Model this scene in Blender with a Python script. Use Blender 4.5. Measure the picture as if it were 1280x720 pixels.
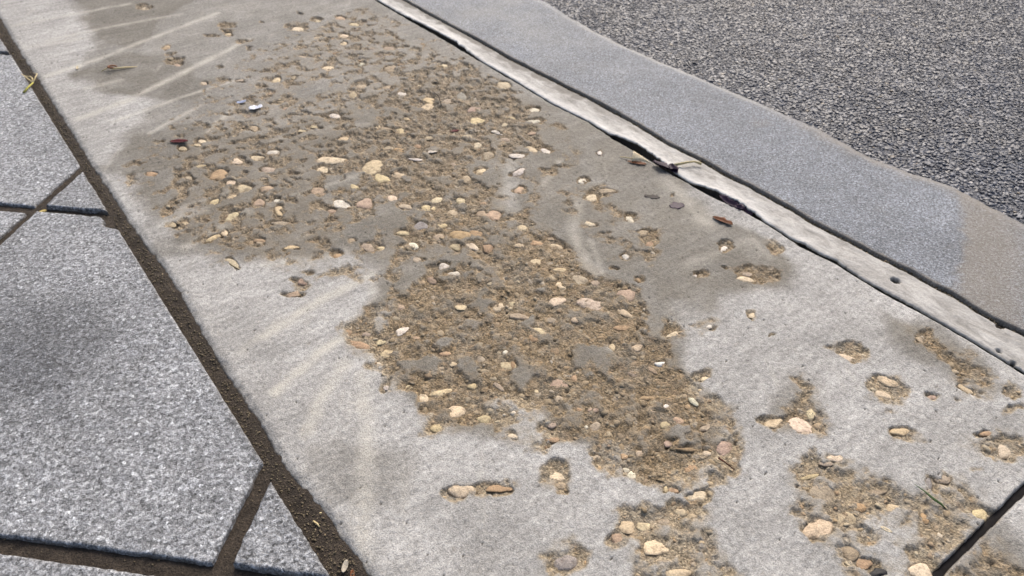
import bpy, bmesh, math, random
import numpy as np
from mathutils import Matrix, Vector

sc = bpy.context.scene
for o in list(bpy.data.objects):
    bpy.data.objects.remove(o)
C = sc.collection
R = math.radians

# ---------------------------------------------------------------- camera, sky, sun, exposure
CAM_R,CAM_U,CAM_F=[0.802325, -0.596864, -0.00532],[0.379245, 0.50287, 0.77672],[0.460921, 0.6252, -0.629823]
CAM_POS = (0.0, 0.0, 0.72)
cam = bpy.data.cameras.new('camera')
cam.sensor_width = 36.0
cam.lens = 36.0 * 987.05 / 1280.0
cam.clip_start = 0.02
cam.clip_end = 2000.0
cam.dof.use_dof = True
cam.dof.focus_distance = 0.95
cam.dof.aperture_fstop = 9.0
co = bpy.data.objects.new('camera', cam)
C.objects.link(co)
r_, u_, f_ = Vector(CAM_R), Vector(CAM_U), Vector(CAM_F)
co.matrix_world = Matrix(((r_.x, u_.x, -f_.x, CAM_POS[0]), (r_.y, u_.y, -f_.y, CAM_POS[1]),
                          (r_.z, u_.z, -f_.z, CAM_POS[2]), (0, 0, 0, 1)))
sc.camera = co

SUN_DIR = Vector((0.80, 0.66, 0.98)).normalized()      # towards the light: high, from across the road
elev = math.asin(SUN_DIR.z)
azim = math.atan2(SUN_DIR.x, SUN_DIR.y)
w = bpy.data.worlds.new('World')
sc.world = w
w.use_nodes = True
nt = w.node_tree
bg = nt.nodes['Background']
sky = nt.nodes.new('ShaderNodeTexSky')
sky.sky_type = 'NISHITA'
sky.sun_disc = False
sky.sun_elevation = elev
sky.sun_rotation = azim
sky.air_density = 1.0
sky.dust_density = 6.0
sky.ozone_density = 0.6
nt.links.new(sky.outputs[0], bg.inputs[0])
bg.inputs[1].default_value = 0.135
sl = bpy.data.lights.new('sun', 'SUN')
sl.energy = 1.3
sl.angle = R(20)
sl.color = (1.0, 0.975, 0.94)
so = bpy.data.objects.new('sun', sl)
so.rotation_euler = SUN_DIR.to_track_quat('Z', 'Y').to_euler()
C.objects.link(so)
sc.view_settings.view_transform = 'Standard'
sc.view_settings.look = 'None'
sc.view_settings.gamma = 1.0
sc.view_settings.use_curve_mapping = False
sc.view_settings.exposure = 0.60

# ---------------------------------------------------------------- measured layout (metres; x across the pavement, y along it)
PEBBLES='''458,2216,193,95,81,c;415,1916,133,84,88,p;404,1810,130,92,101,p;324,1421,108,79,100,c;713,1840,213,169,110,c;838,1784,144,120,94,c;782,1735,160,128,85,c;756,1692,126,91,75,c;773,1868,146,113,86,c;826,1841,174,135,81,p;550,1597,151,99,78,c;665,1584,158,119,80,c;737,1562,96,82,104,w;774,1501,175,122,68,t;833,1604,179,156,102,t;646,1435,175,98,67,t;683,1461,149,127,97,t;573,1367,137,113,108,w;731,1375,118,98,77,w;761,1314,169,138,69,y;742,1292,152,139,103,y;815,1223,182,174,95,p;786,1179,159,151,116,y;924,1277,178,144,56,c;785,1287,130,98,63,t;824,1290,190,116,58,g;881,1441,110,88,66,c;542,1271,102,85,95,y;620,1260,142,113,128,t;614,1268,133,61,63,c;790,1114,149,57,109,w;737,1138,113,105,80,t;644,1233,119,104,88,y;732,1099,109,104,84,c;787,1085,106,94,139,t;904,1146,107,104,36,w;871,1106,118,84,143,w;802,1023,164,86,94,c;607,1171,120,90,134,o;594,1192,107,89,123,t;412,1300,135,111,33,w;490,1211,279,130,140,c;459,1193,125,103,104,c;537,1147,250,207,83,c;530,1103,190,116,94,y;557,1094,146,95,106,y;381,1248,153,117,116,t;354,1188,138,110,57,p;421,1127,145,120,63,p;325,1158,108,80,90,p;431,1069,168,97,113,w;464,1044,163,111,70,p;343,1111,140,100,82,y;328,1076,137,57,140,t;411,1057,95,70,129,p;509,1029,126,67,63,c;518,997,134,97,136,t;570,983,122,99,134,c;602,955,125,101,62,c;682,1013,138,92,57,c;645,1007,121,91,60,t;722,1050,147,117,58,t;543,969,108,95,123,y;605,901,95,91,81,p;618,885,141,131,63,p;568,935,97,90,87,y;534,914,91,68,137,y;505,933,117,106,90,g;473,935,115,66,140,y;541,873,165,109,140,o;563,859,114,88,139,o;512,886,131,94,62,t;466,894,114,94,129,w;410,931,117,100,111,t;426,919,75,52,135,y;541,838,135,92,100,c;559,818,112,105,130,o;521,853,107,98,77,t;363,940,79,67,104,o;452,856,64,58,101,t;477,819,97,88,123,w;478,794,90,66,167,w;397,962,57,47,90,t;313,1002,112,42,141,y;284,1048,115,71,106,y;648,1125,89,45,141,w;610,1121,124,43,142,w;306,1287,203,162,75,o;313,1245,116,77,129,c;267,1205,111,84,25,y;272,1147,138,81,35,c;225,1101,116,64,17,y;245,1104,83,48,78,c;323,1218,148,110,118,c;209,1358,121,77,125,o;347,1313,117,88,103,c;381,1302,138,98,125,c;422,1410,172,89,73,t;311,1411,89,65,101,c;286,1422,102,67,89,c;227,1018,194,41,100,c;283,1051,97,63,131,o;352,1147,79,51,77,w;258,1306,91,63,92,t;184,1179,87,61,113,t;766,1017,161,73,143,w;820,1002,134,79,102,w;733,970,150,89,16,w;698,924,129,96,53,p;893,936,74,44,46,w;805,882,105,93,155,w;781,832,127,113,32,c;815,828,137,77,145,t;724,771,78,68,156,c;788,742,108,63,75,w;778,704,94,83,5,t;766,675,87,67,34,o;713,673,83,60,40,w;849,599,89,70,20,w;813,527,130,78,127,c;591,750,170,121,144,c;627,786,113,96,145,o;645,759,95,87,41,y;633,831,90,90,41,y;612,710,102,59,144,y;636,656,98,90,9,t;621,674,115,105,32,t;593,677,117,84,146,c;759,575,30,23,28,w;828,534,85,57,154,t;294,742,158,88,125,o;379,781,73,65,92,p;446,724,90,52,141,y;487,693,99,79,13,c;353,735,112,50,18,w;362,710,49,42,78,p;429,593,114,73,143,y;442,615,38,32,55,w;335,605,135,55,160,y;331,567,131,85,155,y;284,653,41,34,126,w;307,637,57,49,79,c;311,608,101,49,60,c;299,559,79,72,107,y;376,661,74,46,141,o;374,638,53,50,101,c;314,756,78,63,125,t;400,602,62,36,142,t;372,591,61,55,130,y;501,661,133,85,143,t;560,654,134,74,172,c;598,619,198,132,128,c;649,606,137,107,37,p;624,577,146,63,97,y;502,621,104,65,96,c;487,614,79,65,51,o;597,560,131,57,144,o;643,505,97,33,178,c;462,527,131,77,130,p;484,523,64,46,46,o;692,486,46,38,176,w;758,466,62,42,28,c;560,536,78,42,45,y;614,421,62,42,152,c;574,404,75,39,97,w;542,419,40,32,160,w;539,397,75,52,112,p;466,468,63,39,146,p;452,448,79,56,3,t;442,452,31,24,44,w;431,535,34,30,49,y;502,377,51,44,11,p;535,443,89,34,144,o;435,589,73,31,53,o;555,608,59,55,30,t;532,629,77,59,146,t;563,403,43,36,7,o;452,477,39,32,151,o;411,479,57,44,146,t;792,338,110,65,114,c;798,281,129,92,126,y;773,271,108,90,122,c;673,304,103,63,26,c;647,302,159,114,119,c;625,323,129,78,171,c;814,233,59,37,163,p;861,215,107,54,89,y;735,224,116,60,151,y;881,240,54,41,111,t;370,419,116,83,132,c;364,406,62,48,147,t;549,334,128,103,13,p;497,336,84,66,161,o;474,306,123,65,158,c;437,378,37,33,169,w;436,368,58,51,13,w;454,332,43,22,42,y;458,325,53,32,148,o;393,287,149,84,147,c;388,253,152,57,145,c;370,316,97,82,32,p;308,330,119,95,177,g;387,322,106,73,149,y;465,383,65,46,150,t;444,415,30,27,23,p;513,356,120,23,143,o;421,411,55,34,146,t;447,392,47,40,161,o;527,339,47,34,156,c;422,304,60,44,153,t;402,313,94,68,151,c;397,461,75,36,144,o;546,199,166,118,166,y;586,225,146,129,52,t;577,190,143,95,18,t;641,245,103,61,154,c;630,167,91,57,2,y;647,140,73,35,39,o;710,156,92,61,174,t;691,163,99,47,33,g;641,287,76,36,148,t;547,163,94,72,9,t;588,106,123,80,166,c;804,136,110,59,15,c;811,162,77,35,151,o;604,190,77,55,174,o;595,247,100,34,163,y;700,108,88,75,162,y;637,190,98,42,148,t;624,248,73,34,148,t;548,147,84,52,157,o;272,465,132,90,140,c;305,443,141,43,143,o'''
WEAR=[(0.80,[(0.295,0.801),(0.372,0.814),(0.431,0.823),(0.495,0.836),(0.578,0.826),(0.651,0.860),(0.669,0.798),(0.651,0.681),(0.677,0.606),(0.658,0.539),(0.640,0.491),(0.603,0.462),(0.605,0.416),(0.607,0.372),(0.564,0.319),(0.532,0.300),(0.489,0.303),(0.455,0.324),(0.422,0.353),(0.410,0.399),(0.423,0.428),(0.392,0.455),(0.353,0.481),(0.339,0.526),(0.298,0.533),(0.281,0.558),(0.305,0.607),(0.282,0.655),(0.293,0.695),(0.269,0.738)]),
 (0.50,[(0.211,1.295),(0.264,1.413),(0.394,1.517),(0.559,1.687),(0.766,1.832),(0.921,1.891),(0.924,1.711),(0.923,1.493),(0.936,1.293),(0.902,1.087),(0.838,0.996),(0.746,1.010),(0.647,0.843),(0.576,0.822),(0.484,0.819),(0.417,0.845),(0.376,0.946),(0.302,0.931),(0.241,1.027),(0.182,1.125),(0.184,1.231)]),
 (0.68,[(0.779,1.465),(0.927,1.433),(0.918,1.186),(0.881,1.061),(0.755,1.021),(0.638,0.864),(0.546,0.823),(0.467,0.883),(0.430,1.022),(0.456,1.194),(0.573,1.295)]),
 (0.36,[(0.155,1.405),(0.270,1.526),(0.415,1.665),(0.605,1.796),(0.921,1.869),(0.959,1.619),(0.950,1.283),(0.912,1.038),(0.823,0.899),(0.778,0.675),(0.741,0.588),(0.676,0.674),(0.705,0.843),(0.598,0.810),(0.416,0.798),(0.351,0.847),(0.302,0.903),(0.182,1.035),(0.157,1.185)]),
 (0.72,[(0.902,0.338),(0.927,0.301),(0.921,0.241),(0.888,0.186),(0.863,0.183),(0.839,0.211),(0.881,0.262),(0.889,0.324)]),
 (0.80,[(0.701,0.361),(0.722,0.353),(0.706,0.323),(0.682,0.291),(0.659,0.270),(0.628,0.298),(0.608,0.323),(0.640,0.331),(0.671,0.324)]),
 (0.72,[(0.588,0.272),(0.645,0.255),(0.645,0.215),(0.658,0.189),(0.669,0.167),(0.720,0.162),(0.735,0.134),(0.710,0.101),(0.667,0.108),(0.624,0.105),(0.585,0.117),(0.568,0.147),(0.534,0.156),(0.530,0.182),(0.534,0.214),(0.552,0.245)]),
 (0.50,[(0.558,0.154),(0.641,0.116),(0.743,0.101),(0.743,0.128),(0.570,0.091),(0.508,0.137)]),
 (0.70,[(0.392,0.339),(0.439,0.327),(0.464,0.285),(0.451,0.246),(0.436,0.202),(0.345,0.259),(0.369,0.296),(0.364,0.321)]),
 (0.55,[(0.765,0.183),(0.837,0.159),(0.849,0.127),(0.808,0.107),(0.765,0.140)]),
 (0.93,[(0.575,0.081),(0.635,0.086),(0.679,0.085),(0.677,0.065),(0.681,0.013),(0.635,-0.008),(0.533,0.068)])]
DAMP=[(0.74,[(0.348,2.531),(0.312,2.249),(0.301,2.084),(0.327,1.978),(0.377,1.928),(0.450,2.074),(0.719,2.289)]),
 (0.66,[(0.184,1.872),(0.249,1.934),(0.325,1.968),(0.431,1.840),(0.442,1.670),(0.381,1.595),(0.303,1.608),(0.235,1.763)]),
 (0.62,[(0.166,1.397),(0.224,1.500),(0.294,1.507),(0.316,1.411),(0.263,1.323),(0.258,1.212),(0.183,1.166),(0.161,1.286)]),
 (0.30,[(0.151,0.629),(0.207,0.617),(0.256,0.535),(0.210,0.476),(0.148,0.522)]),
 (0.46,[(0.342,2.536),(0.299,2.224),(0.295,2.076),(0.232,1.947),(0.199,1.866),(0.236,1.767),(0.318,1.656),(0.267,1.604),(0.221,1.542),(0.157,1.439),(0.143,1.101),(0.234,1.008),(0.598,0.810),(0.857,0.615),(0.982,1.160),(1.044,1.834),(1.111,2.030)]),
 (0.66,[(0.151,1.443),(0.234,1.533),(0.350,1.507),(0.431,1.383),(0.596,1.408),(0.807,1.443),(0.938,1.267),(0.967,0.996),(0.946,0.805),(0.905,0.657),(0.922,0.566),(0.898,0.494),(0.853,0.481),(0.773,0.502),(0.681,0.500),(0.629,0.480),(0.594,0.421),(0.587,0.382),(0.546,0.333),(0.488,0.322),(0.438,0.357),(0.429,0.413),(0.358,0.488),(0.304,0.560),(0.302,0.654),(0.294,0.786),(0.338,0.812),(0.388,0.867),(0.364,0.922),(0.318,0.965),(0.240,1.023),(0.180,1.100),(0.161,1.286)]),
 (0.55,[(0.782,1.057),(0.956,0.984),(0.946,0.805),(0.899,0.652),(0.922,0.566),(0.898,0.494),(0.853,0.481),(0.773,0.502),(0.681,0.500),(0.688,0.617),(0.658,0.765),(0.652,0.883)]),
 (0.55,[(0.907,0.373),(0.946,0.312),(0.933,0.242),(0.900,0.177),(0.860,0.182),(0.853,0.229),(0.877,0.322)]),
 (0.50,[(0.637,0.341),(0.722,0.360),(0.710,0.320),(0.662,0.268),(0.603,0.319)]),
 (0.22,[(0.588,0.272),(0.652,0.260),(0.671,0.169),(0.730,0.112),(0.664,0.111),(0.578,0.187),(0.546,0.224)]),
 (0.45,[(0.568,0.098),(0.716,0.096),(0.712,0.028),(0.627,-0.012),(0.490,0.090)])]
LIGHT=[(0.80,[(0.372,0.557),(0.404,0.550),(0.411,0.479),(0.388,0.458),(0.358,0.488),(0.359,0.518)]),
 (0.80,[(0.343,0.791),(0.361,0.782),(0.338,0.749),(0.325,0.762)]),
 (0.30,[(0.721,1.011),(0.744,0.994),(0.649,0.856),(0.628,0.872)]),
 (0.55,[(0.683,0.563),(0.726,0.498),(0.652,0.473),(0.659,0.517)]),
 (0.70,[(0.164,1.208),(0.216,1.207),(0.179,1.154),(0.147,1.151)]),
 (0.70,[(0.158,1.369),(0.194,1.359),(0.177,1.331),(0.150,1.339)])]
PITS=[(0.458,2.224,0.0314,0.0213,1.73),(0.415,1.916,0.0192,0.0130,1.66),(0.411,1.873,0.0192,0.0111,2.29),(0.406,1.825,0.0262,0.0185,1.76),(0.580,1.968,0.0262,0.0194,1.96),(0.566,1.926,0.0251,0.0162,1.44),(0.525,1.919,0.0182,0.0120,2.21),(0.576,1.842,0.0197,0.0149,1.77),(0.413,1.667,0.0124,0.0090,1.96),(0.405,1.629,0.0123,0.0063,1.34),(0.474,1.730,0.0118,0.0081,1.53),(0.482,1.634,0.0144,0.0109,1.89),(0.570,1.792,0.0127,0.0087,1.45),(0.659,1.934,0.0115,0.0075,1.38),(0.763,1.931,0.0177,0.0074,1.42),(0.712,1.847,0.0366,0.0276,1.49),(0.290,0.905,0.0144,0.0100,2.28),(0.286,0.918,0.0120,0.0074,2.35),(0.307,0.930,0.0097,0.0058,2.38),(0.269,0.893,0.0117,0.0063,2.40),(0.302,0.780,0.0122,0.0073,2.40),(0.294,0.742,0.0231,0.0159,2.04),(0.778,0.933,0.0225,0.0169,-2.98),(0.794,0.835,0.0341,0.0209,3.00),(0.724,0.771,0.0142,0.0124,2.72),(0.793,0.741,0.0178,0.0130,1.17),(0.770,0.688,0.0285,0.0185,0.71),(0.713,0.673,0.0125,0.0102,0.60),(0.849,0.599,0.0146,0.0115,0.31),(0.833,0.524,0.0342,0.0257,2.35),(0.691,0.495,0.0206,0.0127,2.97),(0.702,0.495,0.0135,0.0098,2.72),(0.765,0.571,0.0111,0.0091,2.96),(0.758,0.465,0.0099,0.0073,0.39),(0.910,0.559,0.0161,0.0147,1.32),(0.803,0.340,0.0224,0.0187,2.66),(0.782,0.269,0.0333,0.0232,0.35),(0.906,0.181,0.0170,0.0104,0.08),(0.869,0.164,0.0144,0.0090,2.97),(0.733,0.214,0.0166,0.0150,1.71),(0.619,0.426,0.0174,0.0099,2.59),(0.370,0.419,0.0192,0.0184,-3.05),(0.290,0.456,0.0345,0.0128,2.49),(0.310,0.333,0.0253,0.0191,2.56),(0.816,0.233,0.0103,0.0071,2.48),(0.807,0.137,0.0182,0.0131,0.15),(0.804,0.565,0.0050,0.0029,0.63),(0.750,0.432,0.0037,0.0029,-3.07),(0.677,0.661,0.0072,0.0058,2.68),(0.692,0.621,0.0126,0.0080,1.38),(0.450,0.296,0.0250,0.0155,2.35),(0.895,0.746,0.0065,0.0052,0.47),(0.747,0.136,0.0073,0.0047,3.04),(0.641,0.245,0.0184,0.0079,2.57),(0.640,0.133,0.0121,0.0081,-3.14),(0.643,0.505,0.0180,0.0131,2.23),(0.643,0.509,0.0185,0.0155,0.35)]
ISLANDS=[(0.381,0.518,0.0311,0.0238,1.76),(0.345,0.771,0.0205,0.0120,1.13),(0.503,0.645,0.0221,0.0167,2.51),(0.690,0.933,0.0775,0.0178,0.93),(0.499,0.808,0.0242,0.0198,2.37),(0.643,0.539,0.0356,0.0257,0.94),(0.526,0.538,0.0447,0.0210,0.66),(0.658,0.765,0.0215,0.0187,0.76),(0.343,0.658,0.0259,0.0103,2.48),(0.478,0.706,0.0226,0.0140,2.48),(0.524,0.379,0.0205,0.0101,2.91),(0.424,0.354,0.0265,0.0107,2.52),(0.518,0.361,0.0140,0.0082,2.59),(0.687,1.002,0.0549,0.0283,0.97),(0.492,0.975,0.0492,0.0436,1.65),(0.471,1.131,0.0467,0.0311,-2.81),(0.635,1.312,0.0546,0.0241,-2.95),(0.573,0.680,0.0174,0.0129,2.54),(0.348,0.592,0.0100,0.0068,2.44),(0.388,0.615,0.0206,0.0145,2.45),(0.392,0.678,0.0215,0.0141,2.44),(0.433,0.572,0.0244,0.0133,0.92),(0.603,0.156,0.0272,0.0188,2.36),(0.451,0.308,0.0256,0.0094,2.41),(0.580,0.150,0.0156,0.0079,2.38),(0.478,0.787,0.0355,0.0153,2.48),(0.418,0.974,0.0379,0.0335,3.02),(0.943,1.631,0.0602,0.0543,1.89),(0.603,1.497,0.0584,0.0271,-2.86)]
STREAKS=[(0.50,0.0082,[(0.159,2.284),(0.292,2.278),(0.429,2.269)]),
 (0.50,0.0078,[(0.207,2.131),(0.351,2.130),(0.512,2.110)]),
 (0.70,0.0092,[(0.161,1.915),(0.264,1.939),(0.386,1.988),(0.587,2.059)]),
 (0.80,0.0096,[(0.162,1.658),(0.262,1.685),(0.369,1.736),(0.584,1.842)]),
 (0.60,0.0060,[(0.211,1.604),(0.352,1.631),(0.477,1.643)]),
 (0.60,0.0058,[(0.255,1.513),(0.372,1.569)]),
 (0.80,0.0058,[(0.345,1.449),(0.430,1.525)]),
 (0.40,0.0111,[(0.148,2.115),(0.268,2.097)]),
 (0.40,0.0096,[(0.211,1.796),(0.277,1.796)]),
 (0.45,0.0096,[(0.755,0.836),(0.695,0.778),(0.668,0.731),(0.640,0.665)]),
 (0.35,0.0047,[(0.696,0.737),(0.671,0.690),(0.649,0.658)]),
 (0.60,0.0092,[(0.268,0.687),(0.228,0.601),(0.182,0.522),(0.143,0.454)]),
 (0.45,0.0071,[(0.383,0.870),(0.316,0.745),(0.276,0.681)]),
 (0.30,0.0136,[(0.736,1.000),(0.681,0.940),(0.636,0.866)]),
 (0.60,0.0061,[(0.578,0.578),(0.557,0.534)]),
 (0.80,0.0085,[(0.198,0.834),(0.292,0.858),(0.379,0.862)]),
 (0.80,0.0076,[(0.169,0.727),(0.245,0.760),(0.331,0.775)]),
 (0.75,0.0083,[(0.172,0.643),(0.207,0.681),(0.260,0.720)]),
 (0.40,0.0096,[(0.267,0.982),(0.373,0.941)]),
 (0.50,0.0153,[(0.916,0.795),(0.902,0.725),(0.875,0.656)]),
 (0.30,0.0078,[(0.772,0.602),(0.897,0.585),(0.884,0.542)]),
 (0.50,0.0065,[(0.160,0.823),(0.229,0.851)]),
 (0.40,0.0057,[(0.686,1.130),(0.426,1.133),(0.329,1.143)]),
 (0.40,0.0054,[(0.606,1.291),(0.524,1.333),(0.430,1.344)]),
 (0.50,0.0068,[(0.213,1.216),(0.316,1.216)]),
 (0.50,0.0085,[(0.180,1.100),(0.298,1.136)]),
 (0.40,0.0086,[(0.171,1.189),(0.243,1.187)]),
 (0.50,0.0068,[(0.816,0.957),(0.741,0.910)])]
BAND_EDGE=[(0.960,1.899),(0.957,1.768),(0.957,1.545),(0.953,1.408),(0.952,1.286),(0.946,1.142),(0.954,1.039),(0.946,0.956),(0.947,0.887),(0.942,0.805),(0.943,0.761),(0.942,0.717),(0.952,0.648),(0.952,0.590),(0.944,0.530),(0.951,0.477),(0.947,0.419),(0.947,0.373),(0.948,0.343),(0.949,0.284),(0.947,0.228),(0.944,0.175)]
STRIP_EDGE=[(0.965,1.903),(0.963,1.778),(0.968,1.671),(0.973,1.570),(0.968,1.494),(0.955,1.411),(0.954,1.289),(0.948,1.145),(0.956,1.042),(0.954,0.973),(0.963,0.958),(0.969,0.931),(0.971,0.899),(0.964,0.855),(0.956,0.823),(0.949,0.797),(0.947,0.764),(0.955,0.738),(0.965,0.711),(0.966,0.686),(0.967,0.660),(0.958,0.623),(0.952,0.595),(0.953,0.575),(0.950,0.550),(0.954,0.526),(0.952,0.499),(0.956,0.478),(0.953,0.450),(0.950,0.421),(0.951,0.376),(0.952,0.345),(0.951,0.285),(0.948,0.228),(0.946,0.175)]
KERB_JOINT=[(1.019,1.854),(1.016,1.710),(1.017,1.499),(1.013,1.368),(1.019,1.205),(1.023,1.083),(1.020,0.964),(1.013,0.882),(1.018,0.796),(1.014,0.737),(1.017,0.685),(1.016,0.639),(1.016,0.596),(1.012,0.567),(1.013,0.529),(1.014,0.493),(1.015,0.438),(1.019,0.393),(1.017,0.349),(1.019,0.319),(1.013,0.284),(1.013,0.253),(1.017,0.223)]
ROAD_EDGE=[(1.341,1.809),(1.310,1.593),(1.296,1.480),(1.283,1.390),(1.278,1.299),(1.280,1.158),(1.288,1.045),(1.292,0.896),(1.294,0.828),(1.296,0.763),(1.285,0.683),(1.276,0.626),(1.288,0.547),(1.305,0.490),(1.295,0.428),(1.289,0.358),(1.287,0.295)]
LEFT_EDGE=[(0.136,2.336),(0.131,2.116),(0.132,1.906),(0.130,1.683),(0.128,1.461),(0.129,1.310),(0.129,1.198),(0.134,1.071),(0.133,0.978),(0.129,0.886),(0.128,0.810),(0.128,0.741),(0.128,0.669),(0.125,0.627),(0.128,0.590),(0.131,0.554),(0.133,0.521),(0.135,0.478),(0.137,0.434)]
SLAB_EDGE=[(0.118,2.091),(0.124,1.991),(0.117,1.727),(0.111,1.449),(0.116,1.424),(0.117,1.276),(0.112,1.219),(0.115,1.149),(0.115,1.030),(0.115,0.877),(0.110,0.721),(0.107,0.619),(0.111,0.594),(0.111,0.531),(0.109,0.459)]
P={'scrap_a':(0.4436,1.5285),'scrap_b':(0.4571,1.4865),'redleaf':(0.2865,1.4411),'twig0':(0.2564,1.8634),'twig1':(0.2800,1.8561),'twig2':(0.3275,1.8413),'sprig0':(0.0972,1.8437),'sprig1':(0.1227,1.8780),'sprig2':(0.1187,1.9215),'sprig3':(0.1376,1.9277),'sprig4':(0.1158,1.9392),'husk':(0.2185,1.9137),'leaf0':(0.9078,0.8982),'leaf1':(0.9229,0.8723),'leaf2':(0.9202,0.8530),'petal':(0.9497,0.8167),'stem0':(0.9585,0.8135),'stem1':(0.9965,0.7916),'pet2':(0.9492,0.6708),'pet3':(0.9502,0.6460),'redhusk':(0.8990,0.6469),'dark1':(0.8746,0.7242),'dark2':(0.8609,0.7684),'blade0':(0.6747,0.1700),'blade1':(0.6707,0.1467),'blade2':(0.6729,0.1323),'tar':(0.5505,0.1332),'seed':(0.6003,0.1559),'straw0':(0.1241,0.5287),'straw1':(0.1260,0.5174),'straw2':(0.1315,0.5345),'curl':(0.1259,0.4589),'chip':(0.5886,0.4765),'fleck':(0.7274,1.1700),'tw0':(0.7828,1.3359),'tw1':(0.7614,1.2685),'st0':(0.5298,0.3243),'st1':(0.5322,0.3028),'yel':(0.0276,1.3530),'brown':(0.1276,0.4466),'hole1':(0.9813,0.3906),'hole2':(0.9562,0.2242),'hole3':(0.9491,0.2016),'hole4':(1.0046,0.2487),'stain':(-0.0516,0.9827),'kerbline0':(1.2516,0.4450),'kerbline1':(1.1596,0.3862),'kerbline2':(1.0552,0.3395),'bay0':(0.6957,0.0867),'bay1':(0.6937,0.0738),'blob':(0.4292,0.3475)}


rng = np.random.default_rng(7)
rnd = random.Random(5)

# ---------------------------------------------------------------- numeric helpers
def ss(a, b, v):
    t = np.clip((v - a) / (b - a), 0, 1)
    return t * t * (3 - 2 * t)

def hsh(ix, iy, s):
    h = (ix.astype(np.int64) * 374761393 + iy.astype(np.int64) * 668265263 + s * 2147483647) & 0xFFFFFFFF
    h = ((h ^ (h >> 13)) * 1274126177) & 0xFFFFFFFF
    h = ((h ^ (h >> 16)) * 2246822519) & 0xFFFFFFFF
    return ((h ^ (h >> 15)) & 0xFFFFFF) / float(0x1000000)

def perlin(x, y, s=0):
    xi, yi = np.floor(x), np.floor(y)
    fx, fy = x - xi, y - yi
    u, v = fx * fx * fx * (fx * (fx * 6 - 15) + 10), fy * fy * fy * (fy * (fy * 6 - 15) + 10)
    def g(ax, ay):
        a = hsh(xi + ax, yi + ay, s) * 6.2831853
        return np.cos(a) * (fx - ax) + np.sin(a) * (fy - ay)
    n0 = g(0, 0) * (1 - u) + g(1, 0) * u
    n1 = g(0, 1) * (1 - u) + g(1, 1) * u
    return (n0 * (1 - v) + n1 * v) * 1.45

def fbm(x, y, wl, octv=4, s=0, gain=0.5):
    t, a, tot = 0, 1.0, 0.0
    for k in range(octv):
        q = 2.03 ** k / wl
        t = t + a * perlin(x * q + 17.3 * k, y * q - 9.1 * k, s + k)
        tot += a * a
        a *= gain
    return t / math.sqrt(tot)

def worley(x, y, cell, s):
    xi, yi = np.floor(x / cell), np.floor(y / cell)
    best = np.full(x.shape, 9.0)
    rid = np.zeros(x.shape)
    for dx in (-1, 0, 1):
        for dy in (-1, 0, 1):
            cx, cy = xi + dx, yi + dy
            px = (cx + hsh(cx, cy, s)) * cell
            py = (cy + hsh(cx, cy, s + 1)) * cell
            th = hsh(cx, cy, s + 2) * 3.1416
            ex, ey = x - px, y - py
            a = ex * np.cos(th) + ey * np.sin(th)
            b = -ex * np.sin(th) + ey * np.cos(th)
            d = np.hypot(a * 0.8, b * 1.25) / cell
            m = d < best
            best = np.where(m, d, best)
            rid = np.where(m, hsh(cx, cy, s + 3), rid)
    return best, rid

def sdist(x, y, poly):
    n = len(poly)
    d = np.full(x.shape, 1e9)
    ins = np.zeros(x.shape, bool)
    for i in range(n):
        (ax, ay), (bx, by) = poly[i], poly[(i + 1) % n]
        ex, ey = bx - ax, by - ay
        t = np.clip(((x - ax) * ex + (y - ay) * ey) / (ex * ex + ey * ey + 1e-12), 0, 1)
        d = np.minimum(d, (x - ax - t * ex) ** 2 + (y - ay - t * ey) ** 2)
        c = ((ay > y) != (by > y)) & (x < ex * (y - ay) / (by - ay + 1e-12) + ax)
        ins ^= c
    return np.sqrt(d) * np.where(ins, 1, -1)

def sline(x, y, line):
    d = np.full(x.shape, 1e9)
    for (ax, ay), (bx, by) in zip(line[:-1], line[1:]):
        ex, ey = bx - ax, by - ay
        t = np.clip(((x - ax) * ex + (y - ay) * ey) / (ex * ex + ey * ey + 1e-12), 0, 1)
        d = np.minimum(d, (x - ax - t * ex) ** 2 + (y - ay - t * ey) ** 2)
    return np.sqrt(d)

def near(x, y, box, m):
    return (x > box[0] - m) & (x < box[2] + m) & (y > box[1] - m) & (y < box[3] + m)

def edge_fn(pts):
    q = sorted(pts, key=lambda p: p[1])
    ys = np.array([p[1] for p in q])
    xs = np.array([p[0] for p in q])
    return lambda y: np.interp(y, ys, xs)

# ---------------------------------------------------------------- mesh helpers
def mesh_np(name, V, F, smooth=True):
    """V (n,3), F (m,k) -> mesh"""
    me = bpy.data.meshes.new(name)
    V = np.asarray(V, np.float32)
    F = np.asarray(F, np.int32)
    k = F.shape[1]
    me.vertices.add(len(V))
    me.vertices.foreach_set('co', V.ravel())
    me.loops.add(F.size)
    me.loops.foreach_set('vertex_index', F.ravel())
    me.polygons.add(len(F))
    me.polygons.foreach_set('loop_start', np.arange(0, F.size, k, dtype=np.int32))
    me.polygons.foreach_set('use_smooth', np.full(len(F), smooth, bool))
    me.update(calc_edges=True)
    me.validate()
    return me

def set_attr(me, name, cols):
    a = me.attributes.new(name, 'FLOAT_COLOR', 'POINT')
    buf = np.ones((len(me.vertices), 4), np.float32)
    for i, c in enumerate(cols):
        buf[:, i] = c
    a.data.foreach_set('color', buf.ravel())

def grid_faces(ny, nx, base=0):
    i = np.arange(ny - 1)[:, None] * nx + np.arange(nx - 1)[None, :] + base
    return np.stack([i, i + 1, i + nx + 1, i + nx], -1).reshape(-1, 4)

def link(name, me, mat, parent=None, **props):
    o = bpy.data.objects.new(name, me)
    C.objects.link(o)
    if mat and not me.materials:
        me.materials.append(mat)
    if parent:
        o.parent = parent
    for k, v in props.items():
        o[k] = v
    return o

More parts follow.
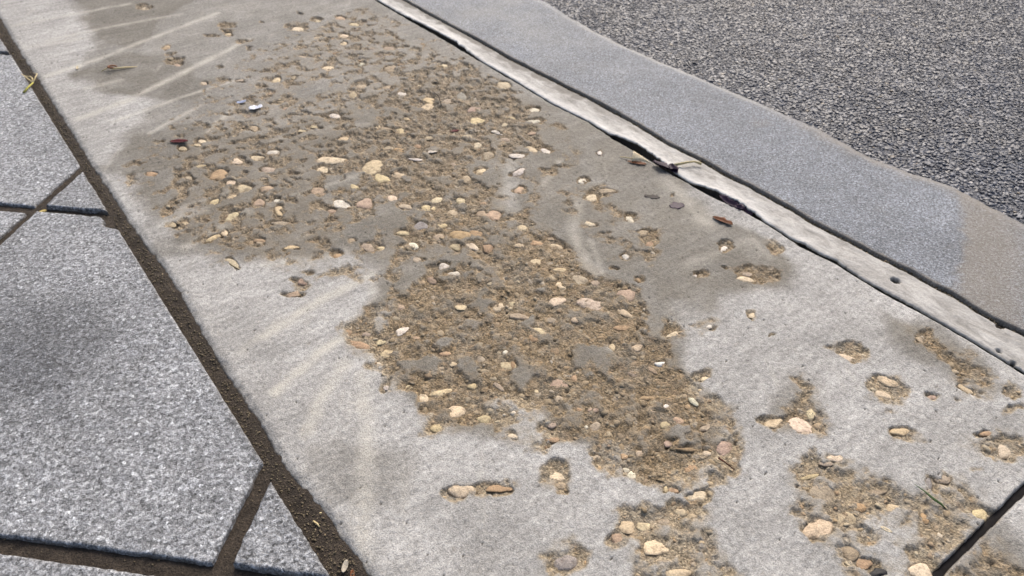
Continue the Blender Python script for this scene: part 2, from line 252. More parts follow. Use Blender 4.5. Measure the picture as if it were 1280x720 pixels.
# ---------------------------------------------------------------- material helper
class NT:
    def __init__(self, name):
        self.m = bpy.data.materials.new(name)
        self.m.use_nodes = True
        self.t = self.m.node_tree
        self.b = self.t.nodes['Principled BSDF']
        self.b.inputs['Specular IOR Level'].default_value = 0.3
        self._pos = None
    def n(self, typ, **kw):
        nd = self.t.nodes.new(typ)
        for k, v in kw.items():
            setattr(nd, k, v)
        return nd
    def l(self, a, b):
        self.t.links.new(a, b)
    def put(self, sock, v):
        if hasattr(v, 'is_linked') or hasattr(v, 'links'):
            self.l(v, sock)
        elif isinstance(v, (tuple, list)):
            sock.default_value = tuple(v) + ((1.0,) if len(v) == 3 and sock.type == 'RGBA' else ())
        else:
            sock.default_value = v
    def coord(self, kind='Position'):
        if kind == 'Position':
            return self.n('ShaderNodeNewGeometry').outputs['Position']
        return self.n('ShaderNodeTexCoord').outputs[kind]
    def noise(self, co, scale, detail=3, rough=0.5, dist=0.0):
        d = self.n('ShaderNodeTexNoise')
        self.l(co, d.inputs['Vector'])
        d.inputs['Scale'].default_value = scale
        d.inputs['Detail'].default_value = detail
        d.inputs['Roughness'].default_value = rough
        d.inputs['Distortion'].default_value = dist
        return d.outputs['Fac']
    def voro(self, co, scale, out='Distance', feature='F1'):
        d = self.n('ShaderNodeTexVoronoi', feature=feature)
        self.l(co, d.inputs['Vector'])
        d.inputs['Scale'].default_value = scale
        return d.outputs[out]
    def ramp(self, fac, stops, interp='LINEAR'):
        d = self.n('ShaderNodeValToRGB')
        d.color_ramp.interpolation = interp
        e = d.color_ramp.elements
        while len(e) < len(stops):
            e.new(0.5)
        for q, (p, c) in zip(e, stops):
            q.position = p
            q.color = tuple(c) + (1,) if isinstance(c, (tuple, list)) else (c, c, c, 1)
        self.l(fac, d.inputs[0])
        return d.outputs[0]
    def mix(self, fac, a, b, mode='MIX'):
        d = self.n('ShaderNodeMix', data_type='RGBA', blend_type=mode)
        self.put(d.inputs[0], fac)
        self.put(d.inputs[6], a)
        self.put(d.inputs[7], b)
        return d.outputs[2]
    def math(self, op, a, b=0.0, clamp=False):
        d = self.n('ShaderNodeMath', operation=op, use_clamp=clamp)
        self.put(d.inputs[0], a)
        self.put(d.inputs[1], b)
        return d.outputs[0]
    def attr(self, name):
        d = self.n('ShaderNodeAttribute', attribute_name=name)
        s = self.n('ShaderNodeSeparateColor')
        self.l(d.outputs['Color'], s.inputs[0])
        return s.outputs[0], s.outputs[1], s.outputs[2]
    def bump(self, h, strength, dist, normal=None):
        d = self.n('ShaderNodeBump')
        d.inputs['Strength'].default_value = strength
        d.inputs['Distance'].default_value = dist
        self.l(h, d.inputs['Height'])
        if normal is not None:
            self.l(normal, d.inputs['Normal'])
        return d.outputs[0]
    def done(self, col, rough=0.8, normal=None):
        self.put(self.b.inputs['Base Color'], col)
        self.put(self.b.inputs['Roughness'], rough)
        if normal is not None:
            self.l(normal, self.b.inputs['Normal'])
        return self.m

STONE_RAMP = [(0.0, (.20, .15, .09)), (.18, (.33, .25, .15)), (.36, (.44, .35, .23)), (.52, (.32, .22, .13)),
              (.64, (.28, .235, .17)), (.78, (.50, .42, .29)), (.92, (.40, .27, .14)), (1.0, (.58, .52, .42))]

def mat_concrete():
    q = NT('worn_concrete')
    P = q.coord()
    wear, damp, pale = q.attr('mask')
    stone, srand, hole = q.attr('agg')
    big = q.noise(P, 9, 4, .55)
    mid = q.noise(P, 60, 4, .6)
    fine = q.noise(P, 520, 2, .6)
    fine2 = q.noise(P, 1100, 1, .5)
    dry = q.mix(q.ramp(big, [(.3, 0), (.7, 1)]), (.292, .286, .272), (.450, .443, .426))
    dry = q.mix(q.ramp(mid, [(.3, 0), (.75, .55)]), dry, (.255, .248, .230))
    wet = q.mix(q.ramp(big, [(.3, 0), (.7, 1)]), (.102, .094, .078), (.168, .156, .131))
    wet = q.mix(q.ramp(mid, [(.35, 0), (.75, .6)]), wet, (.142, .132, .112))
    mpx = q.n('ShaderNodeMapping')
    q.l(P, mpx.inputs[0])
    mpx.inputs['Rotation'].default_value = (0, 0, -.62)
    mpx.inputs['Scale'].default_value = (.22, 1.0, 1)
    brush = q.noise(mpx.outputs[0], 75, 4, .6, .4)
    grit = q.noise(P, 165, 4, .68)
    skin = q.mix(damp, dry, wet)
    skin = q.mix(.85, skin, q.ramp(brush, [(.28, .78), (.5, 1.0), (.72, 1.22)]), 'MULTIPLY')
    skin = q.mix(.8, skin, q.ramp(grit, [(.32, .50), (.44, .90), (.55, 1.05), (.68, 1.42)]), 'MULTIPLY')
    pep = q.ramp(q.voro(P, 150), [(.07, .35), (.15, 1.0)])
    skin = q.mix(.55, skin, pep, 'MULTIPLY')
    skin = q.mix(q.math('MULTIPLY', pale, .85), skin, (.52, .495, .43))
    sp = q.math('ADD', q.math('MULTIPLY', fine, .6), q.math('MULTIPLY', fine2, .4))
    spk = q.ramp(sp, [(.30, .50), (.45, .88), (.55, 1.05), (.70, 1.4)])
    skin = q.mix(1.0, skin, spk, 'MULTIPLY')
    da = q.n('ShaderNodeAttribute', attribute_name='mask')
    skin = q.mix(q.math('MULTIPLY', da.outputs['Alpha'], .55), skin, q.mix(damp, (.33, .285, .21), (.165, .132, .088)))
    # exposed matrix with sand grains
    g1 = q.noise(P, 330, 3, .65)
    wd = q.mix(q.ramp(g1, [(.32, 0), (.68, 1)]), (.185, .150, .100), (.43, .36, .255))
    ww = q.mix(q.ramp(g1, [(.32, 0), (.68, 1)]), (.080, .057, .031), (.262, .192, .108))
    wn = q.mix(q.math('MULTIPLY', damp, 1.25, True), wd, ww)
    wn = q.mix(q.ramp(q.noise(P, 26, 3, .6), [(.47, 0), (.70, .80)]), wn, q.mix(damp, (.30, .275, .23), (.135, .122, .098)))
    sxyz = q.n('ShaderNodeSeparateXYZ')
    q.l(P, sxyz.inputs[0])
    wn = q.mix(q.ramp(q.math('MULTIPLY', sxyz.outputs[1], .5), [(.40, 0), (.62, .28)]), wn, q.mix(damp, (.31, .285, .245), (.160, .146, .120)))
    wn = q.mix(.35, wn, q.ramp(g1, [(.30, .60), (.50, 1.0), (.70, 1.35)]), 'MULTIPLY')
    sg = q.n('ShaderNodeSeparateColor')
    q.l(q.voro(P, 430, 'Color'), sg.inputs[0])
    wn = q.mix(.85, wn, q.ramp(sg.outputs[0], [(0, .55), (.3, .85), (.7, 1.05), (.88, 1.3), (1, 1.9)]), 'MULTIPLY')
    sc_ = q.ramp(srand, STONE_RAMP)
    sc_ = q.mix(.6, sc_, q.ramp(g1, [(.3, .55), (.7, 1.25)]), 'MULTIPLY')
    wn = q.mix(q.math('MULTIPLY', stone, .55), wn, sc_)
    col = q.mix(wear, skin, wn)
    col = q.mix(hole, col, (.035, .028, .02))
    bh = q.math('ADD', q.math('MULTIPLY', fine, .6), q.math('ADD', q.math('MULTIPLY', mid, .5), grit))
    n1 = q.bump(bh, .7, .0022)
    n2 = q.bump(g1, 1.0, .0022, n1)
    nm = q.n('ShaderNodeMix', data_type='VECTOR')
    q.put(nm.inputs[0], wear)
    q.l(n1, nm.inputs[4])
    q.l(n2, nm.inputs[5])
    ro = q.math('SUBTRACT', .86, q.math('MULTIPLY', damp, .22))
    return q.done(col, ro, nm.outputs[1])

def mat_pebble():
    q = NT('pebble_stone')
    P = q.coord('Object')
    oi = q.n('ShaderNodeObjectInfo')
    W_ = q.coord()
    a = q.noise(W_, 140, 4, .6)
    b = q.noise(W_, 620, 2, .6)
    c = q.mix(.75, oi.outputs['Color'], q.ramp(a, [(.28, (.52, .47, .42)), (.5, (.98, .96, .93)), (.75, (1.2, 1.18, 1.12))]), 'MULTIPLY')
    c = q.mix(.55, c, q.ramp(b, [(.3, .5), (.55, 1.0), (.72, 1.25)]), 'MULTIPLY')
    c = q.mix(q.ramp(q.noise(W_, 75, 3, .7), [(.54, 0), (.70, .6)]), c, (.16, .13, .09))
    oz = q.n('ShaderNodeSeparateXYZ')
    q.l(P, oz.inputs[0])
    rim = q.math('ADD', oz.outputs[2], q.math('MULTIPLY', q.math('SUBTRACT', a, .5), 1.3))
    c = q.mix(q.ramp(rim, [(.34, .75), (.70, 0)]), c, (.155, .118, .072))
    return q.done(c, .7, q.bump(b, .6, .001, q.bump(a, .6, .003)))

def mat_gravel():
    q = NT('fine_gravel_stone')
    W_ = q.coord()
    r1, dmp, _ = q.attr('agg')
    c = q.ramp(r1, STONE_RAMP)
    a = q.noise(W_, 400, 3, .6)
    c = q.mix(.7, c, q.ramp(a, [(.3, .55), (.7, 1.2)]), 'MULTIPLY')
    c = q.mix(q.math('MULTIPLY', dmp, .55), c, (.10, .08, .05))
    return q.done(c, .7, q.bump(a, .5, .0008))

def mat_granite(name, tint, stain_col, soft=0.0, gs=1.0):
    q = NT(name)
    P = q.coord()
    st, brown, lite = q.attr('mask')
    # crystals: two noises + cells
    mp = q.n('ShaderNodeMapping')
    q.l(P, mp.inputs[0])
    mp.inputs['Rotation'].default_value = (0, 0, .5)
    a = q.noise(mp.outputs[0], 205 * gs, 4, .66, .5)
    b = q.noise(mp.outputs[0], 560, 2, .6)
    v = q.voro(mp.outputs[0], 300 * gs, 'Color')
    sv = q.n('ShaderNodeSeparateColor')
    q.l(v, sv.inputs[0])
    f = q.math('ADD', q.math('MULTIPLY', a, .54), q.math('ADD', q.math('MULTIPLY', b, .33), q.math('MULTIPLY', sv.outputs[0], .14)))
    k = 1 - soft
    lo = tuple(t * (.20 + .50 * soft) for t in tint)
    c = q.ramp(f, [(.36, lo), (.455, tuple(t * (.62 + .24 * soft) for t in tint)), (.53, tint), (.64, tuple(min(.78, t * (1.95 - .75 * soft)) for t in tint))])
    big = q.noise(P, 7, 4, .6)
    c = q.mix(.8, c, q.ramp(big, [(.3, .78), (.7, 1.12)]), 'MULTIPLY')
    c = q.mix(.35, c, q.ramp(q.noise(P, 38, 3, .6), [(.3, (.75, .76, .78)), (.7, (1.12, 1.1, 1.06))]), 'MULTIPLY')
    oi = q.n('ShaderNodeObjectInfo')
    c = q.mix(1.0, c, q.ramp(oi.outputs['Random'], [(0, .90), (1, 1.08)]), 'MULTIPLY')
    c = q.mix(.9 - .7 * soft, c, q.ramp(sv.outputs[2], [(.0, .72), (.25, .95), (.86, 1.0), (.92, 1.55)]), 'MULTIPLY')
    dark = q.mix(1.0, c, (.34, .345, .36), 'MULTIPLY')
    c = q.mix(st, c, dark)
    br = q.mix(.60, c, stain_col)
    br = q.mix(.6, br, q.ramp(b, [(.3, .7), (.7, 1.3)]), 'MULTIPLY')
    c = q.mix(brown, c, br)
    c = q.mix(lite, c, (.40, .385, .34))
    n1 = q.bump(q.math('ADD', a, q.math('MULTIPLY', b, .6)), .75 - .3 * soft, .0032)
    ro = q.math('SUBTRACT', q.math('SUBTRACT', .78, q.math('MULTIPLY', st, .2)), q.math('MULTIPLY', sv.outputs[1], .18))
    return q.done(c, ro, n1)

def mat_dirt(name='joint_dirt', k=1.0):
    q = NT(name)
    P = q.coord()
    a = q.noise(P, 55, 5, .65)
    b = q.noise(P, 420, 3, .65)
    c = q.mix(q.ramp(a, [(.3, 0), (.7, 1)]), (.024 * k, .018 * k, .013 * k), (.066 * k, .052 * k, .039 * k))
    c = q.mix(.85, c, q.ramp(b, [(.3, .4), (.55, 1.0), (.74, 2.0)]), 'MULTIPLY')
    return q.done(c, .9, q.bump(q.math('ADD', a, b), 1.0, .003))

def mat_strip():
    q = NT('strip_mortar')
    P = q.coord()
    st, lite, hole = q.attr('mask')
    mp = q.n('ShaderNodeMapping')
    q.l(P, mp.inputs[0])
    mp.inputs['Scale'].default_value = (1, .45, 1)
    a = q.noise(mp.outputs[0], 48, 5, .65, .5)
    b = q.noise(P, 330, 3, .6)
    c = q.ramp(a, [(.28, (.20, .192, .176)), (.48, (.32, .31, .29)), (.7, (.45, .44, .415))])
    c = q.mix(.6, c, q.ramp(b, [(.3, .72), (.6, 1.05), (.75, 1.2)]), 'MULTIPLY')
    c = q.mix(lite, c, (.62, .61, .585))
    c = q.mix(st, c, (.15, .14, .125))
    c = q.mix(hole, c, (.03, .026, .02))
    return q.done(c, .72, q.bump(b, .5, .0012, q.bump(a, .6, .003)))

def mat_asphalt_stone():
    q = NT('asphalt_stone')
    W_ = q.coord()
    r1, _, _2 = q.attr('agg')
    c = q.ramp(r1, [(0, (.036, .043, .060)), (.45, (.045, .054, .076)), (.8, (.056, .067, .094)), (.97, (.12, .132, .16)), (.992, (.13, .10, .065)), (1, (.38, .38, .39))])
    a = q.noise(W_, 420, 3, .6)
    c = q.mix(.6, c, q.ramp(a, [(.3, .6), (.7, 1.3)]), 'MULTIPLY')
    c = q.mix(.8, c, q.ramp(q.noise(W_, 5, 4, .6), [(.32, .74), (.66, 1.18)]), 'MULTIPLY')
    q.b.inputs['Specular IOR Level'].default_value = .45
    return q.done(c, q.ramp(a, [(.3, .30), (.7, .55)]), q.bump(a, .7, .0012))

def mat_binder():
    q = NT('asphalt_binder')
    P = q.coord()
    v = q.voro(P, 120)
    vc = q.n('ShaderNodeSeparateColor')
    q.l(q.voro(P, 120, 'Color'), vc.inputs[0])
    b = q.noise(P, 300, 3, .6)
    c = q.ramp(vc.outputs[0], [(0, (.038, .044, .060)), (.7, (.054, .063, .085)), (1, (.085, .096, .12))])
    c = q.mix(.7, c, q.ramp(b, [(.3, .5), (.7, 1.3)]), 'MULTIPLY')
    return q.done(c, .6, q.bump(b, .8, .003, q.bump(v, -1.0, .012)))

def mat_plain(name, col, col2=None, rough=.7, scale=120, spec=.3):
    q = NT(name)
    P = q.coord()
    a = q.noise(P, scale, 4, .6)
    q.b.inputs['IOR'].default_value = 1.35
    col2 = col2 or tuple(c * .55 for c in col)
    c = q.mix(q.ramp(a, [(.32, 0), (.68, 1)]), col2, col)
    q.b.inputs['Specular IOR Level'].default_value = spec
    return q.done(c, rough, q.bump(a, .4, .001))

M_CON = mat_concrete()
M_PEB = mat_pebble()
M_GRV = mat_gravel()
M_SLAB = mat_granite('granite', (.270, .279, .292), (.12, .10, .08))
M_KERB = mat_granite('kerb_granite', (.190, .207, .234), (.225, .19, .14), .30, 1.3)
M_DIRT = mat_dirt()
M_STRIP = mat_strip()
M_STONE = mat_asphalt_stone()
M_BIND = mat_binder()
M_SOIL = mat_dirt('soil', 1.6)
M_RUBBER = mat_plain('bitumen_filler', (.020, .018, .018), (.011, .010, .010), .85, 90, .12)

# ---------------------------------------------------------------- the land under everything
me = mesh_np('ground', [(-900, -900, -.10), (900, -900, -.10), (900, 900, -.10), (-900, 900, -.10)], [(0, 1, 2, 3)])
link('ground', me, M_SOIL, kind='structure')

# ---------------------------------------------------------------- concrete pavement: one height field with wear, damp and streak masks
f_left = edge_fn(LEFT_EDGE)
f_band = edge_fn(BAND_EDGE)
f_strip = edge_fn(STRIP_EDGE)
f_joint = edge_fn(KERB_JOINT)
f_road = edge_fn(ROAD_EDGE)
f_slab = edge_fn(SLAB_EDGE)
JOINT_Y = 0.0957
PEB = []
for t in PEBBLES.split(';'):
    t = t.split(',')
    PEB.append((int(t[0]) / 1e3, int(t[1]) / 1e3, int(t[2]) / 1e4, int(t[3]) / 1e4, R(int(t[4])), t[5]))

def ellq(x, y, e, k=1.0, grow=0.0):
    c, s = math.cos(e[4]), math.sin(e[4])
    dx, dy = x - e[0], y - e[1]
    return np.hypot((dx * c + dy * s) / (e[2] * k + grow), (-dx * s + dy * c) / (e[3] * k + grow))

def concrete_fields(x, y):
    """wear density, wear noise, damp, pale at points x, y"""
    wx = x + .010 * fbm(x, y, .055, 3, 11) + .004 * fbm(x, y, .015, 2, 21)
    wy = y + .010 * fbm(x, y, .055, 3, 31) + .004 * fbm(x, y, .015, 2, 41)
    dens = np.full(x.shape, .012)
    for d, poly in WEAR:
        P_ = np.array(poly)
        m = near(wx, wy, (*P_.min(0), *P_.max(0)), .05)
        if m.any():
            v = d * ss(-.022, .022, sdist(wx[m], wy[m], poly))
            dens[m] = np.maximum(dens[m], v)
    for e in ISLANDS:
        m = near(wx, wy, (e[0], e[1], e[0], e[1]), e[2] * 1.5)
        if m.any():
            dens[m] *= 1 - .50 * ss(1.45, .45, ellq(wx[m], wy[m], e) + .42 * fbm(x[m], y[m], .022, 3, 191, .6))
    for e in PITS:
        m = near(wx, wy, (e[0], e[1], e[0], e[1]), e[2] * 1.6 + .02)
        if m.any():
            dens[m] = np.maximum(dens[m], (.84) * ss(1.7, .35, ellq(wx[m], wy[m], e)))
    for e in PEB:
        m = near(wx, wy, (e[0], e[1], e[0], e[1]), e[2] * 1.6 + .02)
        if m.any():
            dens[m] = np.maximum(dens[m], .90 * ss(1.55, .65, ellq(wx[m], wy[m], e, 1.08, .0022)))
    up = ss(.85, 1.15, y)
    n = .5 + .5 * np.tanh(1.35 * ((1 - .6 * up) * fbm(x, y, .042, 5, 3, .62) + .75 * up * fbm(x, y, .026, 4, 13, .62)))
    damp = np.zeros(x.shape)
    dx_, dy_ = x + .022 * fbm(x, y, .09, 4, 51), y + .022 * fbm(x, y, .09, 4, 61)
    for d, poly in DAMP:
        P_ = np.array(poly)
        m = near(dx_, dy_, (*P_.min(0), *P_.max(0)), .06)
        if m.any():
            damp[m] = np.maximum(damp[m], min(1, d * 1.22) * ss(-.012, .020, sdist(dx_[m], dy_[m], poly)))
    for d, poly in LIGHT:
        P_ = np.array(poly)
        m = near(dx_, dy_, (*P_.min(0), *P_.max(0)), .06)
        if m.any():
            damp[m] *= 1 - d * ss(-.018, .014, sdist(dx_[m], dy_[m], poly))
    damp = np.maximum(damp, .20 * ss(-.28, .02, dens - n) * ss(.02, .2, dens))
    damp = np.clip(damp * (1.15 + .28 * fbm(x, y, .05, 4, 71)), 0, 1)
    damp = np.maximum(damp, .30 * ss(.022, .002, x - f_left(y)))
    pale = np.zeros(x.shape)
    for k, wd, line in STREAKS:
        P_ = np.array(line)
        m = near(x, y, (*P_.min(0), *P_.max(0)), wd * 3)
        if m.any():
            jx, jy = x[m] + .3 * wd * fbm(x[m], y[m], .03, 2, 81), y[m] + .3 * wd * fbm(x[m], y[m], .03, 2, 82)
            v = k * ss(wd * 1.9, wd * .0, sline(jx, jy, line)) * (.75 + .4 * fbm(x[m], y[m], .03, 3, 83))
            pale[m] = np.maximum(pale[m], np.clip(v, 0, 1))
    # drag marks of the float: faint, long, roughly one way
    a, b = x * .55 + y * .83, -x * .83 + y * .55
    drag = ss(.35, 1.2, fbm(a * .12, b, .018, 4, 91)) * .35 * ss(.25, .0, dens)
    pale = np.maximum(pale, np.clip(drag, 0, 1) * (1 - .4 * damp))
    return dens, n, damp, np.clip(pale, 0, 1)

def concrete_height(x, y, top=0.0):
    dens, n, damp, pale = concrete_fields(x, y)
    dn = dens - n
    wdt = .07 + .30 * ss(-.6, .6, fbm(x, y, .045, 2, 161))
    e = ss(-.01, 1, np.clip(dn / wdt, -1, 1))
    e = .75 * e + .25 * ss(.10, .16, dn - .06 * fbm(x, y, .03, 2, 165))
    deep = np.clip(dn / .6, 0, 1)
    stone = np.zeros(x.shape)
    srand = np.zeros(x.shape)
    z = .0005 * fbm(x, y, .07, 3, 5) + .00028 * fbm(x, y, .009, 3, 6)
    m = e > .01
    if m.any():
        xm, ym = x[m], y[m]
        d1, r1 = worley(xm, ym, .0105, 101)
        d2, r2 = worley(xm, ym, .0060, 111)
        b1 = np.sqrt(np.clip(1 - (d1 / .50) ** 2, 0, 1)) * (r1 > .45)
        b2 = np.sqrt(np.clip(1 - (d2 / .50) ** 2, 0, 1)) * (r2 > .35)
        lump = fbm(xm, ym, .030, 4, 7, .55)
        crev = ss(.16, .0, np.abs(fbm(xm, ym, .034, 3, 141))) * ss(-.1, .6, fbm(xm, ym, .06, 2, 145))
        rough = .0015 * lump + .0008 * b1 * (.4 + r1) * (r1 > .6) + .00045 * b2 - .0011 * crev
        d4, r4 = worley(xm, ym, .026, 131)
        pock = ss(.13, .05, d4) * (r4 > .76)
        z[m] += e[m] * ((-.0019 - .0028 * deep[m]) * (1 + .30 * ss(.85, 1.3, ym)) + rough - .0035 * pock)
        fr1 = (r1 - .45) / .55
        big1 = ss(.15, .5, b1)
        stone[m] = np.maximum(.8 * big1 * (r1 > .6), .6 * ss(.2, .6, b2) * (r2 > .55))
        srand[m] = np.where(big1 > .3, fr1, np.clip((r2 - .35) / .65, 0, 1))
    # pinholes in the skin
    d3, r3 = worley(x, y, .030, 121)
    hole = ss(.055, .03, d3) * (r3 > .72) * (1 - e)
    z -= .0022 * hole
    uq = ss(.85, 1.15, y)
    ec = ss(-.14 + .04 * uq, .26 - .12 * uq, dn + (.09 - .03 * uq) * fbm(x, y, .006, 3, 151) + (.07 - .03 * uq) * fbm(x, y, .018, 2, 155))
    dust = ss(.25, .6, dens) * np.clip(.55 + .6 * fbm(x, y, .012, 4, 175, .6), 0, 1)
    return z + top, ec, damp, np.stack([pale, dust]), stone, srand, hole

def band(xs, ys, lo, hi):
    """height-field sheet between the two long edges; verts outside the edges (or beyond lo/hi along y) fall to the bed"""
    X, Y = np.meshgrid(xs, ys)
    x, y = X.ravel(), Y.ravel()
    z, e, damp, (pale, dust), stone, srand, hole = concrete_height(x, y)
    eL = x - f_left(y) - .0026 - .0020 * fbm(x, y, .016, 3, 201) - .0010 * fbm(x, y, .05, 2, 205)
    eR = f_band(y) + .0006 * fbm(x, y, .02, 2, 202) - x
    eY = np.minimum(y - lo, hi - y) - .0008 * fbm(x, y, .015, 3, 203)
    d = np.minimum(np.minimum(eL, eR), eY * 2.6)
    rr = .0045 + .002 * fbm(x, y, .03, 2, 204)
    drop = np.where(d < 0, .030, rr - np.sqrt(np.clip(rr * rr - np.clip(rr - d, 0, rr) ** 2, 0, None)))
    drop = np.where((d < 0) & (d > -.0022), np.minimum(.012, rr + (-d) * 4), drop)
    # the long dirt edge is worn to a slope
    drop += .0030 * ss(.012, .0, eL) * (d >= 0)
    hole = np.maximum(hole, .9 * ss(.0045, .0005, eL + .0025 * fbm(x, y, .012, 3, 207)))
    hole = np.maximum(hole, .6 * ss(.0012, .0, eY))
    # pull the first outside column to the edge line so that the lip stays crisp
    V = np.stack([x, y, z - drop], 1)
    keep = d > -.006
    F = grid_faces(len(ys), len(xs))
    F = F[keep[F].all(1)]
    return V, F, (e, damp, pale, dust), (stone, srand, hole, hole)

def join(parts):
    Vs, Fs, A, B, o = [], [], [], [], 0
    for V, F, a, b in parts:
        used = np.zeros(len(V), bool)
        used[F.ravel()] = True
        idx = np.cumsum(used) - 1 + o
        Vs.append(V[used])
        Fs.append(idx[F])
        A.append(np.stack([q[used] for q in a]))
        B.append(np.stack([q[used] for q in b]))
        o += used.sum()
    return np.concatenate(Vs), np.concatenate(Fs), np.concatenate(A, 1), np.concatenate(B, 1)

ys_main = [JOINT_Y + .0026]
while ys_main[-1] < 2.75:
    ys_main.append(ys_main[-1] + .0015 + .0013 * max(0, ys_main[-1] - .2))
ys_main = np.array(ys_main)
xs_main = np.arange(.108, .985, .0020)
hi1 = 6.0
parts_ = [band(xs_main, ys_main, JOINT_Y + .0036, hi1),
          band(np.arange(.108, 1.0, .012), np.linspace(ys_main[-1], hi1 + .01, 260), -9, hi1)]
V, F, A, B = join(parts_)
me = mesh_np('concrete_pavement', V, F)
set_attr(me, 'mask', A)
set_attr(me, 'agg', B)
pavement = link('concrete_pavement', me, M_CON, kind='structure')

y2 = np.concatenate([np.arange(-1.6, -.10, .012), np.arange(-.10, JOINT_Y - .0008, .0016)])
x2 = np.concatenate([np.arange(.108, .52, .012), np.arange(.52, .985, .0022)])
V, F, A, B = join([band(x2, y2, -1.58, JOINT_Y - .0036)])
me = mesh_np('concrete_pavement', V, F)
set_attr(me, 'mask', A)
set_attr(me, 'agg', B)
pavement2 = link('concrete_pavement', me, M_CON, kind='structure')

# bituminous filler in the joint between the two bays
xs = np.arange(.125, .955, .004)
ys = np.linspace(JOINT_Y - .0085, JOINT_Y + .0085, 9)
X, Y = np.meshgrid(xs, ys)
Z = -.0052 + .0008 * fbm(X, Y, .02, 4, 301) - .0022 * (np.abs(Y - JOINT_Y) / .0085) ** 2
me = mesh_np('joint_filler', np.stack([X.ravel(), Y.ravel(), Z.ravel()], 1), grid_faces(9, len(xs)))
link('joint_filler', me, M_RUBBER, pavement2)

# ---------------------------------------------------------------- pebbles in the worn concrete
def hull_mesh(name, n, seed, squash=1.0, subdiv=0, flat_top=None):
    q = np.random.default_rng(seed)
    p = q.normal(size=(n, 3))
    p /= np.linalg.norm(p, axis=1)[:, None]
    p *= q.uniform(.86, 1.06, size=(n, 1))
    p[:, 2] *= squash
    if flat_top is not None:
        p[:, 2] = np.minimum(p[:, 2], flat_top + .05 * q.normal(size=n))
    bm = bmesh.new()
    for v in p:
        bm.verts.new(v)
    r = bmesh.ops.convex_hull(bm, input=bm.verts)
    bmesh.ops.delete(bm, geom=[v for v in bm.verts if not v.link_faces], context='VERTS')
    bmesh.ops.triangulate(bm, faces=bm.faces)
    if subdiv:
        bmesh.ops.subdivide_edges(bm, edges=bm.edges, cuts=1, use_grid_fill=True)
        bmesh.ops.smooth_vert(bm, verts=bm.verts, factor=.5, use_axis_x=True, use_axis_y=True, use_axis_z=True)
        bmesh.ops.triangulate(bm, faces=bm.faces)
    me = bpy.data.meshes.new(name)
    bm.to_mesh(me)
    bm.free()
    return me

def pebble_mesh(seed, kind):
    """rounded, slightly flattened or chipped stone of unit half-extents"""
    q = np.random.default_rng(seed)
    bm = bmesh.new()
    bmesh.ops.create_icosphere(bm, subdivisions=3 if kind else 2, radius=1)
    ph = q.uniform(0, 6.28, 8)
    cuts = [(Vector(q.normal(size=3)).normalized(), q.uniform(.62, .85)) for _ in range(9 if kind == 2 else 4)]
    for v in bm.verts:
        c = v.co
        th = math.atan2(c.y, c.x)
        k = 1 + .10 * math.sin(2 * th + ph[0]) + .07 * math.sin(3 * th + ph[1]) + .04 * math.sin(5 * th + ph[2]) + .05 * math.sin(4 * c.z + ph[3])
        c *= k
        for nrm, lim in cuts:
            d = c.dot(nrm) - lim
            if d > 0:
                c -= nrm * d * (.85 if kind == 2 else .6)
        z = c.z
        c.z = min(z, .62 + .35 * (z - .62)) if z > .62 else z
    for ax in range(3):
        k = max(v.co[ax] for v in bm.verts) if ax == 2 else max(abs(v.co[ax]) for v in bm.verts)
        for v in bm.verts:
            v.co[ax] /= k
    bm.normal_update()
    me = bpy.data.meshes.new('pebble')
    bm.to_mesh(me)
    bm.free()
    for p in me.polygons:
        p.use_smooth = True
    me.materials.append(M_PEB)
    return me

PV = {0: [pebble_mesh(i, 0) for i in range(6)], 1: [pebble_mesh(20 + i, 1) for i in range(6)], 2: [pebble_mesh(40 + i, 2) for i in range(6)]}
PCOL = {'c': (.58, .485, .345), 'y': (.56, .455, .295), 't': (.37, .305, .22), 'p': (.42, .315, .225), 'w': (.62, .58, .50), 'o': (.37, .26, .155), 'g': (.27, .25, .225)}

# extra middling stones in the dense wear, placed clear of the measured ones
cx = rng.uniform(.15, .94, 16000)
cy = rng.uniform(.11, 2.1, 16000)
dens, n_, _, _ = concrete_fields(cx, cy)
okk = (dens - n_) > .16
cand = np.stack([cx, cy], 1)[okk]
taken = [(e[0], e[1], e[2]) for e in PEB]
extra = []
for a, b in cand:
    if len(extra) >= 300 - len(PEB):
        break
    ra = rnd.uniform(.0075, .0125)
    if all((a - t[0]) ** 2 + (b - t[1]) ** 2 > (ra + t[2] + .003) ** 2 for t in taken):
        taken.append((a, b, ra))
        extra.append((a, b, ra, ra * rnd.uniform(.5, .85), rnd.uniform(0, math.pi), rnd.choice('cctttyyop')))

def floor_z(pts):
    p = np.array(pts)
    return concrete_height(p[:, 0], p[:, 1])[0]

ALL = PEB + extra
FZ = np.mean([floor_z([(e[0] + e[2] * .9 * math.cos(k), e[1] + e[2] * .9 * math.sin(k)) for e in ALL]) for k in (0, 1.57, 3.14, 4.71)], 0)
for i, e in enumerate(ALL):
    a, b, col = e[2], e[3], e[5]
    me = rnd.choice(PV[2 if col in 'p' or rnd.random() < .5 else 1] if a > .008 else PV[0])
    o = link('pebble', me, None, pavement if e[1] > JOINT_Y else pavement2)
    hz = min(max(b * .55, .0020), .0048)
    ztop = min(FZ[i] + (rnd.uniform(.0006, .0015) if i < len(PEB) else rnd.uniform(.0003, .0011)), .0013)
    o.location = (e[0], e[1], ztop - hz)
    gq = 1.20 if i < len(PEB) else 1.0
    o.scale = (a * gq, b * gq * 1.04, hz)
    o.rotation_euler = (rnd.uniform(-.09, .09), rnd.uniform(-.09, .09), e[4])
    k = rnd.uniform(.84, 1.12)
    if i >= len(PEB):
        k *= .8
    cc = PCOL[col]
    o.color = (cc[0] * k, cc[1] * k * rnd.uniform(.96, 1.03), cc[2] * k * rnd.uniform(.9, 1.08), 1)

